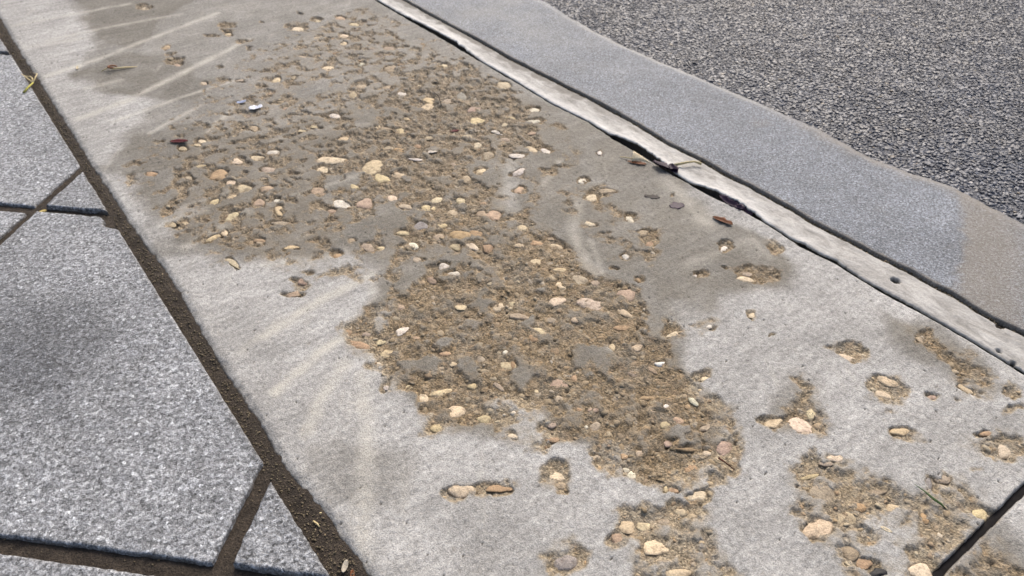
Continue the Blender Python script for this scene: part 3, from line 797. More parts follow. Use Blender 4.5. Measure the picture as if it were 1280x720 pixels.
# the small aggregate, past counting
MED = []
for a, b in cand[::-1]:
    if len(MED) >= 1300:
        break
    ra = .0028 + .0052 * rnd.random() ** 1.7
    if all((a - t[0]) ** 2 + (b - t[1]) ** 2 > (.85 * ra + t[2] * .9) ** 2 for t in taken):
        taken.append((a, b, ra))
        MED.append((a, b, ra))

def scatter(name, meshes, px, py, pz, sx, sy, sz, rz, tilt, attr, mat, parent, smooth, **props):
    sets = []
    for m in meshes:
        v = np.empty(len(m.vertices) * 3, np.float32)
        m.vertices.foreach_get('co', v)
        f = np.array([list(p.vertices) for p in m.polygons], np.int32)
        sets.append((v.reshape(-1, 3), f))
    Vs, Fs, As, off = [], [], [], 0
    which = rng.integers(0, len(sets), len(px))
    for k, (v, f) in enumerate(sets):
        ids = np.nonzero(which == k)[0]
        if not len(ids):
            continue
        P = v[None] * np.stack([sx[ids], sy[ids], sz[ids]], 1)[:, None]
        t = tilt[ids][:, None]
        y_, z_ = P[..., 1] * np.cos(t) - P[..., 2] * np.sin(t), P[..., 1] * np.sin(t) + P[..., 2] * np.cos(t)
        c, s = np.cos(rz[ids])[:, None], np.sin(rz[ids])[:, None]
        x2_, y2_ = P[..., 0] * c - y_ * s, P[..., 0] * s + y_ * c
        Q = np.stack([x2_ + px[ids][:, None], y2_ + py[ids][:, None], z_ + pz[ids][:, None]], -1)
        Vs.append(Q.reshape(-1, 3))
        Fs.append((f[None] + (np.arange(len(ids)) * len(v))[:, None, None] + off).reshape(-1, 3))
        As.append(np.repeat(attr[:, ids], len(v), 1))
        off += len(ids) * len(v)
    me = mesh_np(name, np.concatenate(Vs), np.concatenate(Fs), smooth)
    set_attr(me, 'agg', np.concatenate(As, 1))
    return link(name, me, mat, parent, **props)

N = 60000
cx = rng.uniform(.13, .96, N)
cy = rng.uniform(.11, 2.3, N)
dens, n_, dmp, _ = concrete_fields(cx, cy)
ok2 = ((dens - n_) > .10) & (rng.uniform(0, 1, N) < .10)
cx, cy, dmp = cx[ok2], cy[ok2], dmp[ok2]
zz = concrete_height(cx, cy)[0]
n = len(cx)
s0 = .0013 + .0030 * rng.uniform(0, 1, n) ** 2.2
scatter('fine_gravel', [hull_mesh('g', 16, i, .75, 0) for i in range(6)], cx, cy, zz - s0 * .12, s0 * rng.uniform(1, 1.6, n), s0, s0 * rng.uniform(.45, .7, n),
        rng.uniform(0, 6.28, n), rng.normal(0, .25, n), np.stack([rng.uniform(0, 1, n), dmp]), M_GRV, pavement, True, kind='stuff')
print('gravel', n)
md = np.array(MED)
_, _, dmp, _ = concrete_fields(md[:, 0], md[:, 1])
n = len(md)
s0 = md[:, 2]
hz = np.minimum(s0 * .55, .0032)
scatter('embedded_gravel', [pebble_mesh(300 + i, 0) for i in range(8)], md[:, 0], md[:, 1], floor_z(MED) + rng.uniform(.0001, .0012, n) - hz, s0, s0 * rng.uniform(.55, .9, n), hz,
        rng.uniform(0, 3.14, n), rng.normal(0, .10, n), np.stack([rng.uniform(0, 1, n), dmp * .8]), M_GRV, pavement, True, kind='stuff')
print('medium', n)

# ---------------------------------------------------------------- dirt bed of the paving joints + granite slabs laid on the diagonal
L0 = np.array([.0195, 1.3557])          # crossing of two joints
SIDE = .5862
e1 = np.array([.70711, -.70711]) * SIDE
e2 = np.array([-.70711, -.70711]) * SIDE
xs = np.arange(-.62, .150, .0045)
ys = np.concatenate([np.arange(.30, 2.5, .0045)])
X, Y = np.meshgrid(xs, ys)
x, y = X.ravel(), Y.ravel()
tt = ss(f_slab(y) - .002, f_left(y), x)
z = -.0055 + .0020 * tt + .0016 * fbm(x, y, .03, 4, 401) + .0010 * fbm(x, y, .008, 3, 402)
ps = [(np.stack([x, y, z], 1), grid_faces(len(ys), len(xs)), (z * 0,) * 3, (z * 0,) * 3)]
for (x0, x1, y0, y1) in ((-2.8, .15, -1.6, .30), (-2.8, -.62, .30, 2.4955), (-2.8, .15, 2.4955, 6.0)):
    xx, yy = np.linspace(x0, x1, 40), np.linspace(y0, y1, 40)
    X, Y = np.meshgrid(xx, yy)
    ps.append((np.stack([X.ravel(), Y.ravel(), np.full(X.size, -.011)], 1), grid_faces(40, 40), (X.ravel() * 0,) * 3, (X.ravel() * 0,) * 3))
V, F, A, B = join(ps)
paving = link('granite_pavement', mesh_np('granite_pavement', V, F), M_DIRT, kind='structure')

def in_view(x, y):
    d = Vector((x - CAM_POS[0], y - CAM_POS[1], -CAM_POS[2]))
    zc = d.dot(f_)
    return zc > .05 and abs(d.dot(r_) / zc) < .78 and abs(d.dot(u_) / zc) < .50

def slab(cxy, seed, fine):
    """square granite flag turned 45 degrees; cut along the dirt joint when it crosses it"""
    h = SIDE / 2 - .0104
    q = np.random.default_rng(seed)
    n = 130 if fine else 14
    lin = np.linspace(-h + .006, h - .006, n)
    ed = np.array([0, .0008, .002, .0038])
    g = np.concatenate([-h + ed, lin, (h - ed)[::-1]])
    a, b = np.meshgrid(g, g)
    a, b = a.ravel(), b.ravel()
    r45 = .70711
    x, y = cxy[0] + (a - b) * r45, cxy[1] + (a + b) * r45
    bm = bmesh.new()
    vs = [bm.verts.new((p, s, 0)) for p, s in zip(x, y)]
    m = len(g)
    for i in range(m - 1):
        for j in range(m - 1):
            bm.faces.new((vs[i * m + j], vs[i * m + j + 1], vs[(i + 1) * m + j + 1], vs[(i + 1) * m + j]))
    xe = float(f_slab(cxy[1])) - .0032
    cut = x.max() > xe
    if cut:
        if x.min() > xe - .02:
            bm.free()
            return None
        for dx in (.0038, .002, .0008, 0):
            bmesh.ops.bisect_plane(bm, geom=bm.verts[:] + bm.edges[:] + bm.faces[:], plane_co=(xe - dx, 0, 0), plane_no=(1, 0, 0), clear_outer=(dx == 0))
    # skirt
    be = [e for e in bm.edges if e.is_boundary]
    ex = bmesh.ops.extrude_edge_only(bm, edges=be)
    low = [v for v in ex['geom'] if isinstance(v, bmesh.types.BMVert)]
    lowset = set(low)
    bm.verts.ensure_lookup_table()
    cs = np.array([v.co[:] for v in bm.verts])
    x, y = cs[:, 0], cs[:, 1]
    la = (x - cxy[0]) * r45 + (y - cxy[1]) * r45
    lb = -(x - cxy[0]) * r45 + (y - cxy[1]) * r45
    d = np.minimum(h - np.abs(la), h - np.abs(lb))
    if cut:
        d = np.minimum(d, xe - x)
    rr = .0032 + .0012 * fbm(x, y, .03, 2, seed)
    dd = np.clip(d + .0, 0, None)
    z = -(rr - np.sqrt(np.clip(rr ** 2 - np.clip(rr - dd, 0, rr) ** 2, 0, None)))
    chip = ss(.35, 1.2, fbm(x, y, .035, 3, seed + 7)) * ss(.007, .0, d)
    z -= .0035 * chip
    top = .0035 + q.uniform(-.001, .001)
    sl_ = q.normal(0, .0012, 2)
    z += top + sl_[0] * la / h + sl_[1] * lb / h
    z += .0006 * fbm(x, y, .06, 3, 8) + (.00035 * fbm(x, y, .009, 2, 9) if fine else 0)
    wob = .0019 * fbm(x, y, .022, 4, seed + 3, .6) * ss(.006, 0, d)
    px, py = x + (x - cxy[0]) * wob / h, y + (y - cxy[1]) * wob / h
    # corner of the flag broken off by the top joint crossing
    if abs(cxy[0] - (L0 + e1 * 0)[0]) < .05 and abs(cxy[1] - .941) < .05:
        k = ss(.035, .0, np.hypot(x - .113, y - 1.235)) 
        px -= .016 * k
    for i, v in enumerate(bm.verts):
        v.co = (px[i], py[i], z[i] - (.028 if v in lowset else 0))
    bmesh.ops.recalc_face_normals(bm, faces=bm.faces[:])
    me = bpy.data.meshes.new('granite_slab')
    bm.to_mesh(me)
    bm.free()
    for p in me.polygons:
        p.use_smooth = True
    n_ = len(me.vertices)
    cs = np.empty(n_ * 3, np.float32)
    me.vertices.foreach_get('co', cs)
    x, y = cs.reshape(-1, 3)[:, 0], cs.reshape(-1, 3)[:, 1]
    jx, jy = x + .02 * fbm(x, y, .06, 3, 501), y + .02 * fbm(x, y, .06, 3, 502)
    st = .85 * ss(1.25, .1, np.hypot((jx + .065) / .155, (jy - .985) / .165))
    st = np.maximum(st, .30 * ss(1.2, .2, np.hypot((jx + .20) / .07, (jy - 1.08) / .12)))
    st = np.maximum(st, .35 * ss(.1, 1.3, fbm(x, y, .11, 4, 503)))
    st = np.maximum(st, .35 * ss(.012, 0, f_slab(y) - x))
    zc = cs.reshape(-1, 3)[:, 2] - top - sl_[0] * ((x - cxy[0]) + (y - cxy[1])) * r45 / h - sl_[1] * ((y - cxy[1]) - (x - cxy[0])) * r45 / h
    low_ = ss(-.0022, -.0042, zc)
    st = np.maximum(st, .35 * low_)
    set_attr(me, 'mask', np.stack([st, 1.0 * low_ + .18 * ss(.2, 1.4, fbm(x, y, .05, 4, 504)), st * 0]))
    return link('granite_slab', me, M_SLAB, paving)

ctr0 = L0 + (e1 + e2) / 2               # the large flag beside the joint
k = 0
for i in range(-9, 10):
    for j in range(-9, 10):
        c_ = ctr0 + i * e1 + j * e2
        if c_[0] > .112 + .39 or c_[0] < -2.5 or c_[1] < -1.3 or c_[1] > 5.6:
            continue
        k += 1
        vis = any(in_view(c_[0] + dx, c_[1] + dy) for dx in np.linspace(-.4, .4, 9) for dy in np.linspace(-.4, .4, 9) if abs(dx) + abs(dy) <= .42 and c_[0] + dx < .115)
        slab(c_, 600 + 13 * k, vis)

# crumbs in the joints
N = 9000
cx = rng.uniform(-.6, .135, N)
cy = rng.uniform(.3, 2.4, N)
a_ = ((cx - L0[0]) * .70711 - (cy - L0[1]) * .70711) / SIDE
b_ = (-(cx - L0[0]) * .70711 - (cy - L0[1]) * .70711) / SIDE
fr = np.minimum(np.abs(a_ - np.round(a_)), np.abs(b_ - np.round(b_))) * SIDE
okc = ((cx > f_slab(cy) + .001) & (cx < f_left(cy) - .001)) | ((fr < .009) & (cx < .115))
# the long joint gets its own extra share
jx = rng.uniform(.108, .136, 5200)
jy = rng.uniform(.35, 2.4, 5200)
okj = (jx > f_slab(jy)) & (jx < f_left(jy) + .001)
cx, cy = np.concatenate([cx[okc], jx[okj]]), np.concatenate([cy[okc], jy[okj]])
n = len(cx)
tt = ss(f_slab(cy) - .002, f_left(cy), cx)
s0 = .0006 + .0014 * rng.uniform(0, 1, n) ** 3
scatter('dirt_crumbs', [hull_mesh('c', 10, 70 + i, .8) for i in range(4)], cx, cy, -.0055 + .0020 * tt + .0016 * fbm(cx, cy, .03, 4, 401) + .0010 * fbm(cx, cy, .008, 3, 402) + s0 * .3,
        s0 * 1.2, s0, s0 * .8, rng.uniform(0, 6.28, n), rng.normal(0, .4, n), np.stack([rng.uniform(0, 1, n) * .55, np.where(rng.uniform(0, 1, n) < .03, 0.3, 1.75)]), M_GRV, paving, True, kind='stuff')

# ---------------------------------------------------------------- thin mortar strip along the kerb, its edge lifted and broken
ys = np.concatenate([np.arange(-1.6, .12, .02), np.arange(.12, 2.2, .0021), np.arange(2.2, 6.0, .02)])
nt_ = 34
T = np.linspace(0, 1, nt_)
X0 = f_strip(ys) + .0010 * fbm(ys, ys * 0 + 3.3, .010, 3, 701) + .0006 * fbm(ys, ys * 0 + 5.1, .004, 2, 702)
gap = np.clip(f_strip(ys) - f_band(ys), 0, .03)
X0 = X0 - .34 * gap + .0022 * np.round(1.8 * fbm(ys, ys * 0 + 6.1, .020, 3, 720, .7)) / 1.8 * ss(.002, .008, gap) + .0026 * np.clip(np.abs(fbm(ys, ys * 0 + 2.9, .009, 3, 719)), 0, 1.2) * ss(.0015, .006, gap) + .0016 * ss(.1, .9, fbm(ys, ys * 0 + 7.7, .022, 4, 709)) * ss(.003, .010, gap)
X0 = np.maximum(X0, f_band(ys) + .0009 + .0009 * fbm(ys, ys * 0 + 1.7, .02, 2, 703))
X1 = f_joint(ys) - .0035 + .0014 * fbm(ys, ys * 0 + 9.2, .02, 4, 704)
X = X0[:, None] * (1 - T) + X1[:, None] * T
Y = np.repeat(ys[:, None], nt_, 1)
lift = ss(.004, .016, gap)[:, None]
Z = .0020 + .0026 * lift * (1 - T) ** 2.2 + .0009 * fbm(X, Y, .05, 3, 705) + .0011 * lift * fbm(X, Y * .7, .012, 3, 706) * (1 - T)
Z = Z + .0004 * fbm(X, Y, .006, 2, 707) - .006 * ss(.9, 1.0, T)[None, :] ** 2 - .0012 * ss(.06, 0, T)[None, :]
# long ridges of the trowelled surface
Z = Z + .0004 * fbm(X, Y * .25, .010, 3, 708)
hole = np.zeros(X.shape)
for nm, r0 in (('hole1', .0075), ('hole2', .0040), ('hole3', .0042), ('hole4', .006)):
    hx, hy = P[nm]
    q = np.hypot(X - hx, (Y - hy)) / r0
    hole = np.maximum(hole, ss(1.0, .75, q))
Z = Z - .007 * hole
dirt = .9 * ss(.0, .7, fbm(X, Y, .045, 4, 710) + 1.2 * ss(.45, .85, T)[None, :] - .3) * ss(.9, 1.15, Y) * ss(.30, .5, T)[None, :]
dirt = np.maximum(dirt, .6 * ss(.86, 1.0, T)[None, :] + 0 * X)
dirt = np.maximum(dirt, .6 * ss(.3, 1.1, fbm(X, Y * .4, .022, 5, 711, .65)))
hole = np.maximum(hole, .85 * ss(1.0, 1.25, fbm(X, Y * .6, .011, 3, 714, .7)))
lite = .75 * ss(.45, .05, T)[None, :] * ss(.4, .7, Y) + 0 * X
lite = np.maximum(lite, .5 * lift * ss(.9, .2, T)[None, :]) * np.clip(.8 + .4 * fbm(X, Y, .03, 3, 712), 0, 1.2)
V = [np.stack([X.ravel(), Y.ravel(), Z.ravel()], 1)]
ny = len(ys)
F = [grid_faces(ny, nt_)]
# broken edge: thickness, then tucked under
o = ny * nt_
thick = .0030
ring1 = np.stack([X[:, 0] + .0004, ys, Z[:, 0] - thick], 1)
ring2 = np.stack([X[:, 0] + .016, ys, Z[:, 0] * 0 - .004], 1)
ring3 = np.stack([X[:, 0] + .017, ys, Z[:, 0] * 0 - .034], 1)
V += [ring1, ring2, ring3]
i = np.arange(ny - 1)
F.append(np.stack([i * nt_, (i + 1) * nt_, o + i + 1, o + i], 1))
F.append(np.stack([o + i, o + i + 1, o + ny + i + 1, o + ny + i], 1))
F.append(np.stack([o + ny + i, o + ny + i + 1, o + 2 * ny + i + 1, o + 2 * ny + i], 1))
# side towards the kerb joint
rk = np.stack([X[:, -1] + .0008, ys, Z[:, -1] - .025], 1)
V.append(rk)
F.append(np.stack([i * nt_ + nt_ - 1, o + 3 * ny + i, o + 3 * ny + i + 1, (i + 1) * nt_ + nt_ - 1], 1))
me = mesh_np('mortar_strip', np.concatenate(V), np.concatenate(F))
z4 = np.zeros(ny)
mk = [np.concatenate([m_.ravel(), z4 + a, z4 + b, z4 + b, z4 + b]) for m_, a, b in ((dirt, .1, 1.), (lite, .4, 0.), (hole, 0., 0.))]
set_attr(me, 'mask', mk)
link('mortar_strip', me, M_STRIP, kind='structure')

# dirt under the crack and in the kerb joint
xs = np.arange(.90, 1.035, .004)
ysd = np.concatenate([np.arange(-1.6, .12, .05), np.arange(.12, 2.2, .006), np.arange(2.2, 6.0, .05)])
X, Y = np.meshgrid(xs, ysd)
Z = np.where(X > .99, -.0042, -.030) + .002 * fbm(X, Y, .02, 4, 721)
link('joint_dirt', mesh_np('joint_dirt', np.stack([X.ravel(), Y.ravel(), Z.ravel()], 1), grid_faces(len(ysd), len(xs))), mat_dirt('crack_dirt', .6), pavement)

n = 3600
cx = rng.uniform(0, 1, n)
cy = rng.uniform(.15, 1.95, n)
cx = f_joint(cy) - .0045 + .0085 * cx
s0 = .0006 + .0016 * rng.uniform(0, 1, n) ** 3
scatter('dirt_crumbs', [hull_mesh('k', 10, 90 + i, .8) for i in range(4)], cx, cy, -.0038 + .002 * fbm(cx, cy, .02, 4, 721) + s0 * .3 + .0022 * rng.uniform(0, 1, n) ** 2,
        s0 * 1.2, s0, s0 * .8, rng.uniform(0, 6.28, n), rng.normal(0, .4, n), np.stack([rng.uniform(0, 1, n) * .55, np.where(rng.uniform(0, 1, n) < .04, 0.3, 1.75)]), M_GRV, pavement, True, kind='stuff')

# ---------------------------------------------------------------- kerb
ys = np.concatenate([np.arange(-1.6, .10, .02), np.arange(.10, 2.2, .0042), np.arange(2.2, 6.0, .02)])
ys_k = ys
nt_ = 76
T = np.concatenate([[0, .002, .006, .014], np.linspace(.025, .93, nt_ - 10), np.linspace(.945, 1, 6)])
X0 = f_joint(ys) + .0028 + .0012 * fbm(ys, ys * 0 + 4.4, .02, 4, 801)
X1 = f_road(ys) + .0025 * fbm(ys, ys * 0 + 2.2, .03, 4, 802)
X = X0[:, None] * (1 - T) + X1[:, None] * T
Y = np.repeat(ys[:, None], nt_, 1)
wid = (X1 - X0)[:, None]
dl, dr = (X - X0[:, None]), (X1[:, None] - X)
rr = .0028
Z = .0035 + .0010 * fbm(X, Y, .12, 3, 803) + .0003 * fbm(X, Y, .010, 2, 804)
Z = Z - (rr - np.sqrt(np.clip(rr ** 2 - np.clip(rr - dl, 0, rr) ** 2, 0, None)))
Z = Z - .010 * ss(.040, 0, dr) ** 1.6
bx = np.interp(X, [1.02, 1.055, 1.16, 1.252, 1.32], [.325, .34, .386, .445, .50])
jy = Y + .012 * fbm(X, Y, .05, 5, 806, .7)
brown = .85 * ss(.012, -.010, jy - bx) * (1 - .75 * ss(.05, .16, bx - jy))
brown = np.maximum(brown, .62 * ss(.055, .012, dr + .016 * fbm(X, Y, .04, 3, 807)) * ss(.95, .70, Y))
brown = np.maximum(brown, .35 * ss(.4, 1.4, fbm(X, Y, .09, 4, 808)))
brown = np.maximum(brown, .9 * ss(.006, .001, dl + .003 * fbm(X, Y, .012, 3, 813)))
lite = .34 * ss(.036, .010, dr + .008 * fbm(X, Y, .05, 3, 809)) * ss(.80, .95, Y) * ss(1.75, 1.35, Y)
lite = np.maximum(lite, .25 * ss(.8, 1.8, Y) * np.clip(.6 + .6 * fbm(X, Y, .1, 4, 811), 0, 1))
st = .35 * ss(.012, 0, dl + .004 * fbm(X, Y, .02, 3, 810)) + .30 * ss(.3, 1.3, fbm(X, Y, .10, 4, 812))
ny = len(ys)
o = ny * nt_
i = np.arange(ny - 1)
V = np.concatenate([np.stack([X.ravel(), Y.ravel(), Z.ravel()], 1), np.stack([X0 - .0008, ys, ys * 0 - .03], 1), np.stack([X1 + .001, ys, ys * 0 - .04], 1)])
F = np.concatenate([grid_faces(ny, nt_), np.stack([i * nt_, (i + 1) * nt_, o + i + 1, o + i], 1), np.stack([i * nt_ + nt_ - 1, o + ny + i, o + ny + i + 1, (i + 1) * nt_ + nt_ - 1], 1)])
me = mesh_np('kerb', V, F)
z4 = np.zeros(2 * ny)
set_attr(me, 'mask', [np.concatenate([np.clip(m_, 0, 1).ravel(), z4 + k_]) for m_, k_ in ((st, .4), (brown, 1.), (lite, 0))])
link('kerb', me, M_KERB, kind='structure')

# ---------------------------------------------------------------- road: binder sheet with rolled stones set in it
ROAD_Z = -.0075
xs = np.concatenate([np.arange(1.24, 2.5, .010), np.linspace(2.52, 60, 30)])
ys = np.concatenate([np.linspace(-60, -.1, 30), np.arange(.0, 2.3, .010), np.linspace(2.32, 60, 30)])
X, Y = np.meshgrid(xs, ys)
far = (X > 2.49) | (Y < 0) | (Y > 2.3)
def road_z(X, Y):
    return ROAD_Z + .0022 * fbm(X, Y, .16, 3, 901)
Z = road_z(X, Y) - .0020 + .0012 * fbm(X, Y, .02, 3, 902) + np.where(far, .003, 0)
road = link('road', mesh_np('road', np.stack([X.ravel(), Y.ravel(), Z.ravel()], 1), grid_faces(len(ys), len(xs))), M_BIND, kind='structure')
cell = .0058
gx, gy = np.meshgrid(np.arange(1.255, 2.52, cell), np.arange(-.45, 2.35, cell))
gx = gx.ravel() + rng.uniform(-.5, .5, gx.size) * cell
gy = gy.ravel() + rng.uniform(-.5, .5, gy.size) * cell
ok = (gx > f_road(gy) - .001 + .003 * rng.uniform(-1, 1, gx.size))
dz = gx * CAM_F[0] + gy * CAM_F[1] - .72 * CAM_F[2]
sx_ = (gx * CAM_R[0] + gy * CAM_R[1] - .72 * CAM_R[2]) / dz
sy_ = (gx * CAM_U[0] + gy * CAM_U[1] - .72 * CAM_U[2]) / dz
vis_ = (np.abs(sx_) < .74) & (np.abs(sy_) < .44) & (dz > .05)
ok &= (vis_ | ((np.abs(sx_) < 1.25) & (sy_ < .62) & (rng.uniform(0, 1, gx.size) < .62)))
gx, gy = gx[ok], gy[ok]
n = len(gx)
s0 = .0023 + .0029 * rng.uniform(0, 1, n) ** 1.8
s0 *= 1 + .25 * fbm(gx, gy, .05, 2, 903)
ztop = road_z(gx, gy) + .0008 * fbm(gx, gy, .018, 2, 904) + rng.normal(0, .0006, n)
hz = s0 * .62
scatter('asphalt_gravel', [hull_mesh('a', 15, 200 + i, 1.0, 0, .62) for i in range(10)], gx, gy, ztop - hz * .62, s0 * rng.uniform(1.0, 1.45, n), s0, hz,
        rng.uniform(0, 6.28, n), rng.normal(0, .13, n), np.stack([rng.uniform(0, 1, n)]), M_STONE, road, False, kind='stuff')
print('asphalt stones', n)

# ---------------------------------------------------------------- small litter lying about
def surf(x, y):
    return float(concrete_height(np.array([x]), np.array([y]))[0][0])

def thing(name, label, cat, loc, group=None):
    o = bpy.data.objects.new(name, None)
    o.empty_display_size = .01
    o.location = loc
    C.objects.link(o)
    o['label'] = label
    o['category'] = cat
    if group:
        o['group'] = group
    return o

def tag(o, label, cat, group=None):
    o['label'] = label
    o['category'] = cat
    if group:
        o['group'] = group
    return o

def tube_bm(bm, pts, radii, sides=7, flat=1.0):
    rings = []
    for i, p in enumerate(pts):
        p = Vector(p)
        a = Vector(pts[max(i - 1, 0)])
        b = Vector(pts[min(i + 1, len(pts) - 1)])
        d = (b - a).normalized()
        s = d.cross(Vector((0, 0, 1)))
        s = s.normalized() if s.length > 1e-6 else Vector((1, 0, 0))
        u = s.cross(d).normalized()
        r = radii[i] if hasattr(radii, '__len__') else radii
        rings.append([bm.verts.new(p + (s * math.cos(t) + u * math.sin(t) * flat) * r) for t in [k * 2 * math.pi / sides for k in range(sides)]])
    for A_, B_ in zip(rings[:-1], rings[1:]):
        for k in range(sides):
            bm.faces.new((A_[k], A_[(k + 1) % sides], B_[(k + 1) % sides], B_[k]))
    bm.faces.new(rings[0][::-1])
    bm.faces.new(rings[-1])

def leaf_bm(bm, L, Wd, fold=.3, curl=.3, tip=1.0, nx=10, ny=6, seed=0, th=.0003, rag=.0):
    """leaf or scrap along +x, folded about its rib, curling up at the ends; two skins closed at the rim"""
    q = random.Random(seed)
    top, bot = [], []
    for i in range(nx + 1):
        t = i / nx
        w_ = Wd / 2 * max(.04, math.sin(math.pi * min(1, t * .96 + .02)) ** (.75 * tip)) * (1 + rag * q.uniform(-1, 1))
        ra, rb = [], []
        for j in range(ny + 1):
            s = j / ny * 2 - 1
            z = abs(s) * w_ * fold + curl * L * (t - .45) ** 2 + q.uniform(-1, 1) * Wd * .03
            v = Vector(((t - .5) * L, s * w_, z))
            ra.append(bm.verts.new(v + Vector((0, 0, th))))
            rb.append(bm.verts.new(v - Vector((0, 0, th))))
        top.append(ra)
        bot.append(rb)
    for i in range(nx):
        for j in range(ny):
            bm.faces.new((top[i][j], top[i + 1][j], top[i + 1][j + 1], top[i][j + 1]))
            bm.faces.new((bot[i][j], bot[i][j + 1], bot[i + 1][j + 1], bot[i + 1][j]))
    for i in range(nx):
        bm.faces.new((top[i][0], bot[i][0], bot[i + 1][0], top[i + 1][0]))
        bm.faces.new((top[i][ny], top[i + 1][ny], bot[i + 1][ny], bot[i][ny]))
    for j in range(ny):
        bm.faces.new((top[0][j], top[0][j + 1], bot[0][j + 1], bot[0][j]))
        bm.faces.new((top[nx][j], bot[nx][j], bot[nx][j + 1], top[nx][j + 1]))

def from_bm(name, fn, mat, parent=None, loc=(0, 0, 0), rz=0, rx=0, ry=0):
    bm = bmesh.new()
    fn(bm)
    bmesh.ops.recalc_face_normals(bm, faces=bm.faces[:])
    me = bpy.data.meshes.new(name)
    bm.to_mesh(me)
    bm.free()
    for p in me.polygons:
        p.use_smooth = True
    o = link(name, me, mat, parent)
    o.location = loc
    o.rotation_euler = (rx, ry, rz)
    return o

ML = {}
def lm(name, c1, c2=None, rough=.65):
    if name not in ML:
        ML[name] = mat_plain(name, c1, c2, rough, 350)
    return ML[name]
straw = lm('dry_straw', (.62, .52, .30), (.42, .33, .17))
cream = lm('cream_husk', (.66, .58, .42), (.45, .36, .22))
redl = lm('dark_red_leaf', (.13, .018, .022), (.05, .010, .012), .5)
purple = lm('purple_leaf', (.045, .022, .050), (.018, .012, .020), .5)
brownl = lm('brown_husk', (.22, .085, .035), (.10, .04, .02), .55)
green = lm('grass_green', (.045, .085, .020), (.02, .045, .012), .45)
lime = lm('sprig_yellow', (.48, .46, .10), (.34, .30, .08))
paper = lm('white_paper', (.80, .82, .88), (.60, .63, .72))
blue = lm('blue_paper', (.42, .47, .60), (.25, .29, .42))
tar = lm('tar', (.022, .021, .024), (.012, .012, .013), .5)
white = lm('white_chip', (.78, .75, .68), (.60, .57, .50))
dark_twig = lm('dark_twig', (.07, .05, .035), (.035, .025, .02))

def pt(k, z=None, dz=.0):
    x, y = P[k]
    return Vector((x, y, (surf(x, y) if z is None else z) + dz))

# crumpled paper scraps
q = pt('scrap_a')
o = from_bm('paper_scrap', lambda b: leaf_bm(b, .019, .009, .4, .4, .4, 8, 5, 3, .0003, .3), blue, loc=q + Vector((0, 0, .001)), rz=-.3)
tag(o, 'small bluish paper scrap lying on worn concrete beside a whiter scrap', 'paper scrap', 'paper scraps on the concrete')
q = pt('scrap_b')
o = from_bm('paper_scrap', lambda b: leaf_bm(b, .027, .014, .35, .35, .4, 9, 6, 4, .0003, .3), paper, loc=q + Vector((0, 0, .001)), rz=-.25)
tag(o, 'crumpled white paper scrap lying on the worn concrete, whiter than its neighbour', 'paper scrap', 'paper scraps on the concrete')

# red leaf
o = from_bm('red_leaf', lambda b: leaf_bm(b, .034, .012, .4, .15, .7, 10, 6, 5), redl, loc=pt('redleaf') + Vector((0, 0, .001)), rz=-.62)
tag(o, 'curled dark red leaf on the pebbly worn concrete', 'leaf')
o = from_bm('leaf_fragment', lambda b: leaf_bm(b, .018, .008, .4, .3, .7, 7, 4, 6), redl, loc=pt('fleck') + Vector((0, 0, .001)), rz=-.5)
tag(o, 'tiny crimson leaf fragment among tan pebbles in the middle of the worn patch', 'leaf fragment')

# dry twig with a brown knot
a, m_, b_ = pt('twig0', .0015), pt('twig1', .003), pt('twig2', .0015)
t = thing('dry_twig', 'pale dry twig with a reddish brown curl, on smooth damp concrete', 'twig', m_)
def tw(bm):
    pts = [a - m_, (a - m_) * .5 + Vector((.004, .006, .003)), Vector((0, 0, .001)), (b_ - m_) * .5 + Vector((0, 0, .001)), b_ - m_]
    tube_bm(bm, pts, [.0012, .0022, .0026, .0028, .0008], 7, .6)
from_bm('stalk', tw, straw, t)
def kn(bm):
    tube_bm(bm, [(math.cos(k) * .009, math.sin(k) * .007, .003 + .004 * math.sin(k * .5)) for k in [i * .55 for i in range(10)]], [.0012] + [.0024] * 8 + [.001], 6, .7)
from_bm('husk_curl', kn, brownl, t)

# yellow green sprig at the paving joint
q = [pt('sprig%d' % i, .005) for i in range(5)]
t = thing('green_sprig', 'yellow-green sprig with fine strands, lying across slab edge and dirt joint', 'sprig', q[1])
def sp1(bm):
    tube_bm(bm, [q[0] - q[1], (q[0] - q[1]) * .5 + Vector((0, 0, .002)), Vector((0, 0, .002))], [.0030, .0026, .0016], 7, .6)
from_bm('stalk', sp1, lime, t)
for dst, bend in ((q[2], .004), (q[3], .006), (q[4], -.003)):
    def st_(bm, dst=dst, bend=bend):
        d = dst - q[1]
        tube_bm(bm, [Vector((0, 0, .002)), d * .35 + Vector((bend, bend, .005)), d * .7 + Vector((bend, bend * .5, .004)), d + Vector((-.004, .006, .001))], [.0016, .0015, .0012, .0006], 6, .7)
    from_bm('strand', st_, straw, t)

o = from_bm('seed_husk', lambda b: leaf_bm(b, .016, .005, .6, .5, .7, 7, 4, 9), cream, loc=pt('husk') + Vector((0, 0, .001)), rz=1.3)
tag(o, 'tiny cream seed husk on smooth concrete between the sprig and dry twig', 'seed husk')

